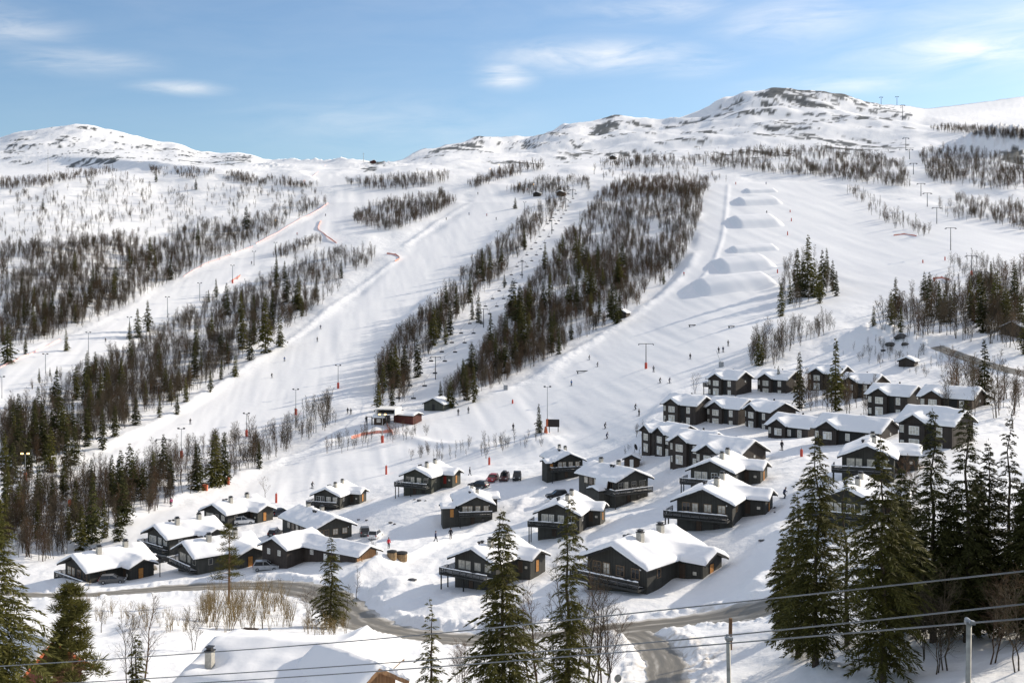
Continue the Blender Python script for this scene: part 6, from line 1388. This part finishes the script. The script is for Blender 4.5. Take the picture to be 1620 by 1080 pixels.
for a in [(1408, 546, 16, 'largest dark boulder on the bank above the row houses'), (1424, 534, 20, 'broad dark boulder on top of the snowy bank'), (1432, 545, 12, 'small boulder beside the broad one'), (1398, 555, 9, 'smallest boulder at the bank edge'), (663, 792, 8, 'largest dark stone in the snow under the highest balcony cabin'), (656, 790, 4, 'tiny stone under the highest balcony cabin'), (673, 792, 4, 'tiny stone in the open snow by the highest balcony'),
          (618, 827, 7, 'flat stone at the foot of the shed cabin yard'), (624, 829, 5, 'flat stone beside another in the yard'), (653, 917, 14, 'brown earth patch on the big ploughed bank', .2), (567, 822, 5, 'small stone behind the long lodge'), (580, 823, 5, 'second small stone behind the long lodge'), (1205, 855, 12, 'dark earth edge beside the lane', .25), (1226, 803, 6, 'dark stone in the lane near the skier'), (1226, 810, 5, 'lower dark stone in the lane')]: boulder(*a)

# ------------------------------------------------------------------ people
M['skin'] = mat('skin', (.45, .26, .19), .6); M['helmet'] = mat('helmet', (.03, .03, .035), .35, .5); M['trouser_dark'] = mat('dark_trousers', (.02, .02, .025), .8)
JACK = {n: mat('jacket_' + n, c, .75) for n, c in dict(black=(.02, .02, .024), navy=(.03, .04, .09), red=(.55, .03, .05), blue=(.05, .12, .30), grey=(.12, .12, .12), pink=(.55, .10, .22)).items()}
POSES = {  # joints: pelvis chest neck head / arms / legs
 'standing': dict(pel=(0, 0, .95), che=(0, .02, 1.32), nec=(0, .03, 1.50), hea=(0, .0, 1.70), el=(.30, .02, 1.12), ha=(.30, -.12, .90), er=(-.30, .04, 1.12), hr=(-.29, -.10, .90), kl=(.11, -.03, .50), fl=(.12, 0, .06), kr=(-.11, -.01, .50), fr=(-.12, .04, .06)),
 'skiing': dict(pel=(0, .12, .80), che=(0, -.06, 1.15), nec=(0, -.14, 1.32), hea=(0, -.22, 1.48), el=(.36, -.10, 1.00), ha=(.34, -.36, .95), er=(-.36, -.06, 1.02), hr=(-.34, -.34, .95), kl=(.14, -.16, .46), fl=(.15, .02, .08), kr=(-.14, -.14, .46), fr=(-.15, .04, .08)),
 'walking': dict(pel=(0, 0, .94), che=(0, -.03, 1.31), nec=(0, -.03, 1.49), hea=(0, -.07, 1.69), el=(.29, .12, 1.12), ha=(.28, -.02, .90), er=(-.29, -.14, 1.12), hr=(-.27, -.30, .95), kl=(.10, -.20, .54), fl=(.11, -.26, .08), kr=(-.10, .04, .50), fr=(-.11, .30, .12)),
}
def person_mesh(pose):
    J = POSES[pose]; b = bpy.data.meshes.new('person')
    sh = lambda s: (J['che'][0] + s * .19, J['che'][1], J['che'][2] + .10)
    hp_ = lambda s: (J['pel'][0] + s * .10, J['pel'][1], J['pel'][2] - .06)
    foot = lambda f: (f[0], f[1] - .20, f[2] - .01)
    pts = [J['pel'], J['che'], J['nec'], J['hea'], sh(1), J['el'], J['ha'], sh(-1), J['er'], J['hr'], hp_(1), J['kl'], J['fl'], foot(J['fl']), hp_(-1), J['kr'], J['fr'], foot(J['fr'])]
    rad = [.17, .185, .075, .115, .10, .075, .055, .10, .075, .055, .115, .085, .065, .055, .115, .085, .065, .055]
    ed = [(0, 1), (1, 2), (2, 3), (1, 4), (4, 5), (5, 6), (1, 7), (7, 8), (8, 9), (0, 10), (10, 11), (11, 12), (12, 13), (0, 14), (14, 15), (15, 16), (16, 17)]
    b.from_pydata(pts, ed, []); o = bpy.data.objects.new('person', b); COL.objects.link(o)
    o.modifiers.new('skin', 'SKIN'); o.modifiers.new('sub', 'SUBSURF').levels = 1
    lay = b.skin_vertices[0].data if b.skin_vertices else None
    if lay is None:
        import bmesh
        bm = bmesh.new(); bm.from_mesh(b); bm.verts.layers.skin.verify(); bm.to_mesh(b); bm.free(); lay = b.skin_vertices[0].data
    for i, r in enumerate(rad): lay[i].radius = (r, r); lay[i].use_root = i == 0
    dg = bpy.context.evaluated_depsgraph_get(); me = bpy.data.meshes.new_from_object(o.evaluated_get(dg)); bpy.data.objects.remove(o); me.name = 'person'
    me.materials.clear()
    for k in ('black', 'trouser', 'skin'): me.materials.append({'black': JACK['black'], 'trouser': M['trouser_dark'], 'skin': M['skin']}[k])
    nz_, hz = J['nec'][2], J['pel'][2]
    for f in me.polygons:
        c = f.center; f.use_smooth = True
        hand = min((c - Vector(J['ha'])).length, (c - Vector(J['hr'])).length) < .05
        f.material_index = 2 if c.z > nz_ + .02 else (1 if (c.z < hz - .02 and not hand and abs(c.x) < .24) else 0)
    return me
person_me = {k: person_mesh(k) for k in POSES}
def person(u, v, pose, jacket, lab, ski=True, rz=0, group='skiers on the pistes'):
    p = ground(float(u), float(v)); t = thing('person', p, R(rz), lab, 'person', group)
    me = person_me[pose].copy(); me.materials[0] = JACK[jacket]; b = bpy.data.objects.new('body', me); COL.objects.link(b); b.parent = t
    H = POSES[pose]['hea']
    MB().lathe([(.135, .0), (.14, .06), (.11, .13), (.05, .165), (.01, .17)], 10, Matrix.Translation((H[0], H[1] + .01, H[2] + .02))).build('helmet' if ski else 'cap', M['helmet'], t, True)
    if ski:
        for f in ('fl', 'fr'): x, y, z = POSES[pose][f]; MB().box(x - .05, x + .05, y - .95, y + .75, .0, .03).build('ski', M['dark_steel'], t)
        for h_ in ('ha', 'hr'): x, y, z = POSES[pose][h_]; MB().tube([(x, y, z + .05), (x * 1.2, y + .25, .02)], .012, 4).build('ski_pole', M['steel'], t)
    t.scale = (1.08,) * 3
PEOPLE = [
 (1237, 712, 'standing', 'black', 'dark-clothed skier standing at the top of the lane by the low row house', True, 20), (1241, 788, 'skiing', 'navy', 'skier bending forward in the shaded lane beside the tall spruce', True, 60), (615, 867, 'standing', 'red', 'person in a red overall standing by the round timber bins', False, 30), (689, 857, 'walking', 'navy', 'person in dark blue walking at the yard edge below the shed cabin', False, 80), (713, 852, 'standing', 'black', 'person in black standing by the post below the shed cabin', False, 0), (743, 752, 'walking', 'black', 'small figure walking toward the red car', False, 90),
 (1155, 722, 'standing', 'black', 'person in black standing in front of the blank gable', False, 0), (494, 772, 'skiing', 'grey', 'skier gliding past above the shaded balcony cabin', True, 40), (271, 800, 'standing', 'pink', 'skier in pink in the gap of the lower birch wood', True, 0), (237, 806, 'standing', 'black', 'dark skier beside the one in pink', True, 0),
 (812, 680, 'standing', 'black', 'skier in black by the scrub bank next to the signboard', True, 30), (725, 656, 'standing', 'black', 'skier nearest the grey hut on the lower piste', True, 10), (741, 653, 'standing', 'grey', 'second skier past the grey hut', True, 10), (957, 678, 'skiing', 'black', 'skier crouching below the signboard on the open piste', True, 60), (960, 694, 'skiing', 'navy', 'lower skier of the pair above the small upper cabin', True, 60), (904, 610, 'standing', 'blue', 'skier near the long black box rail', True, 40), (1005, 648, 'skiing', 'black', 'skier in mid piste above the row houses, upper of a pair', True, 50), (1011, 658, 'standing', 'black', 'skier in mid piste above the row houses, lower of a pair', True, 50),
 (1044, 606, 'skiing', 'black', 'skier turning just before the upper row houses', True, 45), (1059, 606, 'skiing', 'navy', 'second skier turning before the upper row houses', True, 45), (1034, 588, 'standing', 'grey', 'skier near the nearest drag-lift tower', True, 10), (932, 569, 'skiing', 'black', 'skier jumping off the rail line', True, 70), (945, 580, 'skiing', 'black', 'skier landing below the rail line', True, 70), (1092, 568, 'standing', 'black', 'skier above the first upper row house', True, 20), (1137, 558, 'standing', 'black', 'skier beside the birches at the island wood foot', True, 20), (1144, 557, 'standing', 'navy', 'partner of the skier beside the birches', True, 20), (1152, 547, 'standing', 'grey', 'skier under the second dark rail', True, 0), (1082, 436, 'standing', 'red', 'skier at the edge of the big birch wood by the jumps', True, 0),
 (550, 654, 'standing', 'black', 'first of two skiers waiting near the lift station', True, 0), (555, 655, 'standing', 'grey', 'second of two skiers waiting near the lift station', True, 0), (579, 668, 'standing', 'black', 'person at the ticket gate of the lift station', False, 0), (301, 670, 'skiing', 'black', 'lone skier low on the main piste', True, 30), (450, 571, 'skiing', 'blue', 'skier by the snow ridge of the main piste', True, 30), (430, 597, 'skiing', 'black', 'skier below the one by the snow ridge', True, 30), (507, 520, 'skiing', 'navy', 'skier halfway up the main piste', True, 30), (502, 540, 'standing', 'grey', 'skier stopped halfway up the main piste', True, 30),
 (625, 355, 'skiing', 'black', 'skier high on the main piste by the curl of snow', True, 20), (706, 348, 'skiing', 'black', 'skier high on the main piste below the huts', True, 20), (770, 342, 'skiing', 'red', 'skier high on the main piste near the birch tip', True, 20), (785, 348, 'standing', 'navy', 'skier stopped high on the main piste', True, 20), (742, 340, 'skiing', 'blue', 'skier in the middle of the upper main piste', True, 20), (756, 308, 'standing', 'black', 'skier at the head of the main piste', True, 20), (820, 304, 'standing', 'black', 'first skier of a group by the high huts', True, 20), (834, 302, 'standing', 'red', 'red-clad skier of the group by the high huts', True, 20), (1213, 338, 'standing', 'black', 'skier on the lip of the fourth snow jump', True, 0), (1212, 292, 'standing', 'blue', 'skier at the very top of the jump line', True, 0), (398, 418, 'skiing', 'black', 'skier on the upper piste below the pink net', True, 20), (470, 372, 'skiing', 'red', 'skier on the upper piste near the red net', True, 20), (167, 541, 'skiing', 'black', 'skier low on the upper piste', True, 20), (515, 342, 'skiing', 'navy', 'skier at the bend of the upper piste', True, 20),
]
for a in PEOPLE: person(*a)
# ------------------------------------------------------------------ light, sky, camera
sun_dir = Vector((.86, .51, 0)).normalized(); EL = R(24)
to_sun = Vector((sun_dir.x * math.cos(EL), sun_dir.y * math.cos(EL), math.sin(EL)))
sl = bpy.data.lights.new('sun', 'SUN'); sl.energy = 3.75; sl.angle = R(.5); sl.color = (1, .895, .75)
so = bpy.data.objects.new('sun', sl); COL.objects.link(so); so.rotation_euler = to_sun.to_track_quat('Z', 'Y').to_euler(); so.location = (0, 0, 300)
w = bpy.data.worlds.new('World'); scene.world = w; w.use_nodes = True
nt = w.node_tree; N = nt.nodes.new; K = nt.links.new; bg = nt.nodes['Background']
sky = N('ShaderNodeTexSky'); sky.sky_type = 'NISHITA'; sky.sun_disc = False; sky.sun_elevation = EL; sky.sun_rotation = math.atan2(sun_dir.x, sun_dir.y)
sky.altitude = 600; sky.air_density = 1.0; sky.dust_density = 1.0; sky.ozone_density = 2.2
tc = N('ShaderNodeTexCoord'); sp = N('ShaderNodeSeparateXYZ'); K(tc.outputs['Generated'], sp.inputs[0])
def math_(op, a, b=None, c=None):
    n = N('ShaderNodeMath'); n.operation = op
    for i, x in enumerate((a, b, c)):
        if x is None: continue
        if isinstance(x, (int, float)): n.inputs[i].default_value = x
        else: K(x, n.inputs[i])
    return n.outputs[0]
# bearing and height above the horizon of each sky direction
bear = math_('ARCTAN2', sp.outputs[0], sp.outputs[1]); elev = math_('ARCSINE', sp.outputs[2])
cv = N('ShaderNodeCombineXYZ'); K(math_('MULTIPLY', bear, 7.0), cv.inputs[0])
K(math_('MULTIPLY', math_('SUBTRACT', elev, math_('MULTIPLY', bear, .05)), 34.0), cv.inputs[1])
cn = N('ShaderNodeTexNoise'); cn.inputs['Scale'].default_value = 1.6; cn.inputs['Detail'].default_value = 9; cn.inputs['Roughness'].default_value = .6; cn.inputs['Distortion'].default_value = .5
K(cv.outputs[0], cn.inputs['Vector'])
# wisps, plus unseen clouds overhead and behind added as fill light: (bearing, height, half width, half height, amount) in degrees
WISPS_AND_FILL = [(4.0, 11.3, 3.6, .6, 1.0), (7.5, 11.4, 2.0, .45, .6), (-.3, 10.4, 1.1, .5, .9), (7.0, 13.6, 3.4, .6, .45), (14, 12.6, 3.0, .9, .55), (22.5, 10.9, 4.5, .8, 1.0), (25, 12.2, 3.5, .8, .5),
         (17, 9.6, 4.0, .4, .4), (-24.5, 11.8, 2.6, .7, .55), (-21, 10.4, 3.0, .5, .4), (-16.3, 9.4, 1.5, .28, .75), (-20.5, 10.4, 1.6, .35, .45), (-6, 8.0, 6, 1.2, .16), (9, 10.8, 2.0, .5, .35), (30, 12, 8, 2, .7), (-35, 12, 8, 2, .5), (2, 22, 25, 5, .5), (0, 62, 75, 24, 1.6), (180, 40, 70, 25, 1.2), (-180, 40, 70, 25, 1.2)]
mask = None
for b_, e_, sb, se, am in WISPS_AND_FILL:
    x = math_('DIVIDE', math_('SUBTRACT', bear, R(b_)), R(sb)); y = math_('DIVIDE', math_('SUBTRACT', elev, R(e_)), R(se))
    q = math_('ADD', math_('MULTIPLY', x, x), math_('MULTIPLY', y, y)); q = math_('MULTIPLY', math_('EXPONENT', math_('MULTIPLY', q, -1.0)), am)
    mask = q if mask is None else math_('MAXIMUM', mask, q)
nz = N('ShaderNodeMapRange'); nz.inputs[1].default_value = .30; nz.inputs[2].default_value = .72; K(cn.outputs['Fac'], nz.inputs[0])
cl = math_('MULTIPLY', math_('POWER', mask, .8), nz.outputs[0])
cl = math_('MINIMUM', math_('MULTIPLY', cl, .80), .95)
mix = N('ShaderNodeMix'); mix.data_type = 'RGBA'; tint = N('ShaderNodeVectorMath'); tint.operation = 'MULTIPLY'; tint.inputs[1].default_value = (.82, .90, .97); K(sky.outputs[0], tint.inputs[0]); K(tint.outputs[0], mix.inputs['A']); mix.inputs['B'].default_value = (9.6, 9.0, 8.2, 1); K(cl, mix.inputs['Factor'])
K(mix.outputs['Result'], bg.inputs['Color']); bg.inputs['Strength'].default_value = .102
cam = bpy.data.cameras.new('camera'); co = bpy.data.objects.new('camera', cam); COL.objects.link(co)
co.location = (0, 0, 0); co.rotation_euler = (R(90), 0, 0)
cam.sensor_width = 36; cam.lens = 36 * F / 1620; cam.shift_y = -(540 - V0) / 1620; cam.clip_start = .5; cam.clip_end = 20000
scene.camera = co
scene.view_settings.view_transform = 'Standard'; scene.view_settings.look = 'None'; scene.view_settings.gamma = 1; scene.view_settings.exposure = .56
scene.cycles.max_bounces = 6; scene.cycles.diffuse_bounces = 4; scene.cycles.transparent_max_bounces = 4
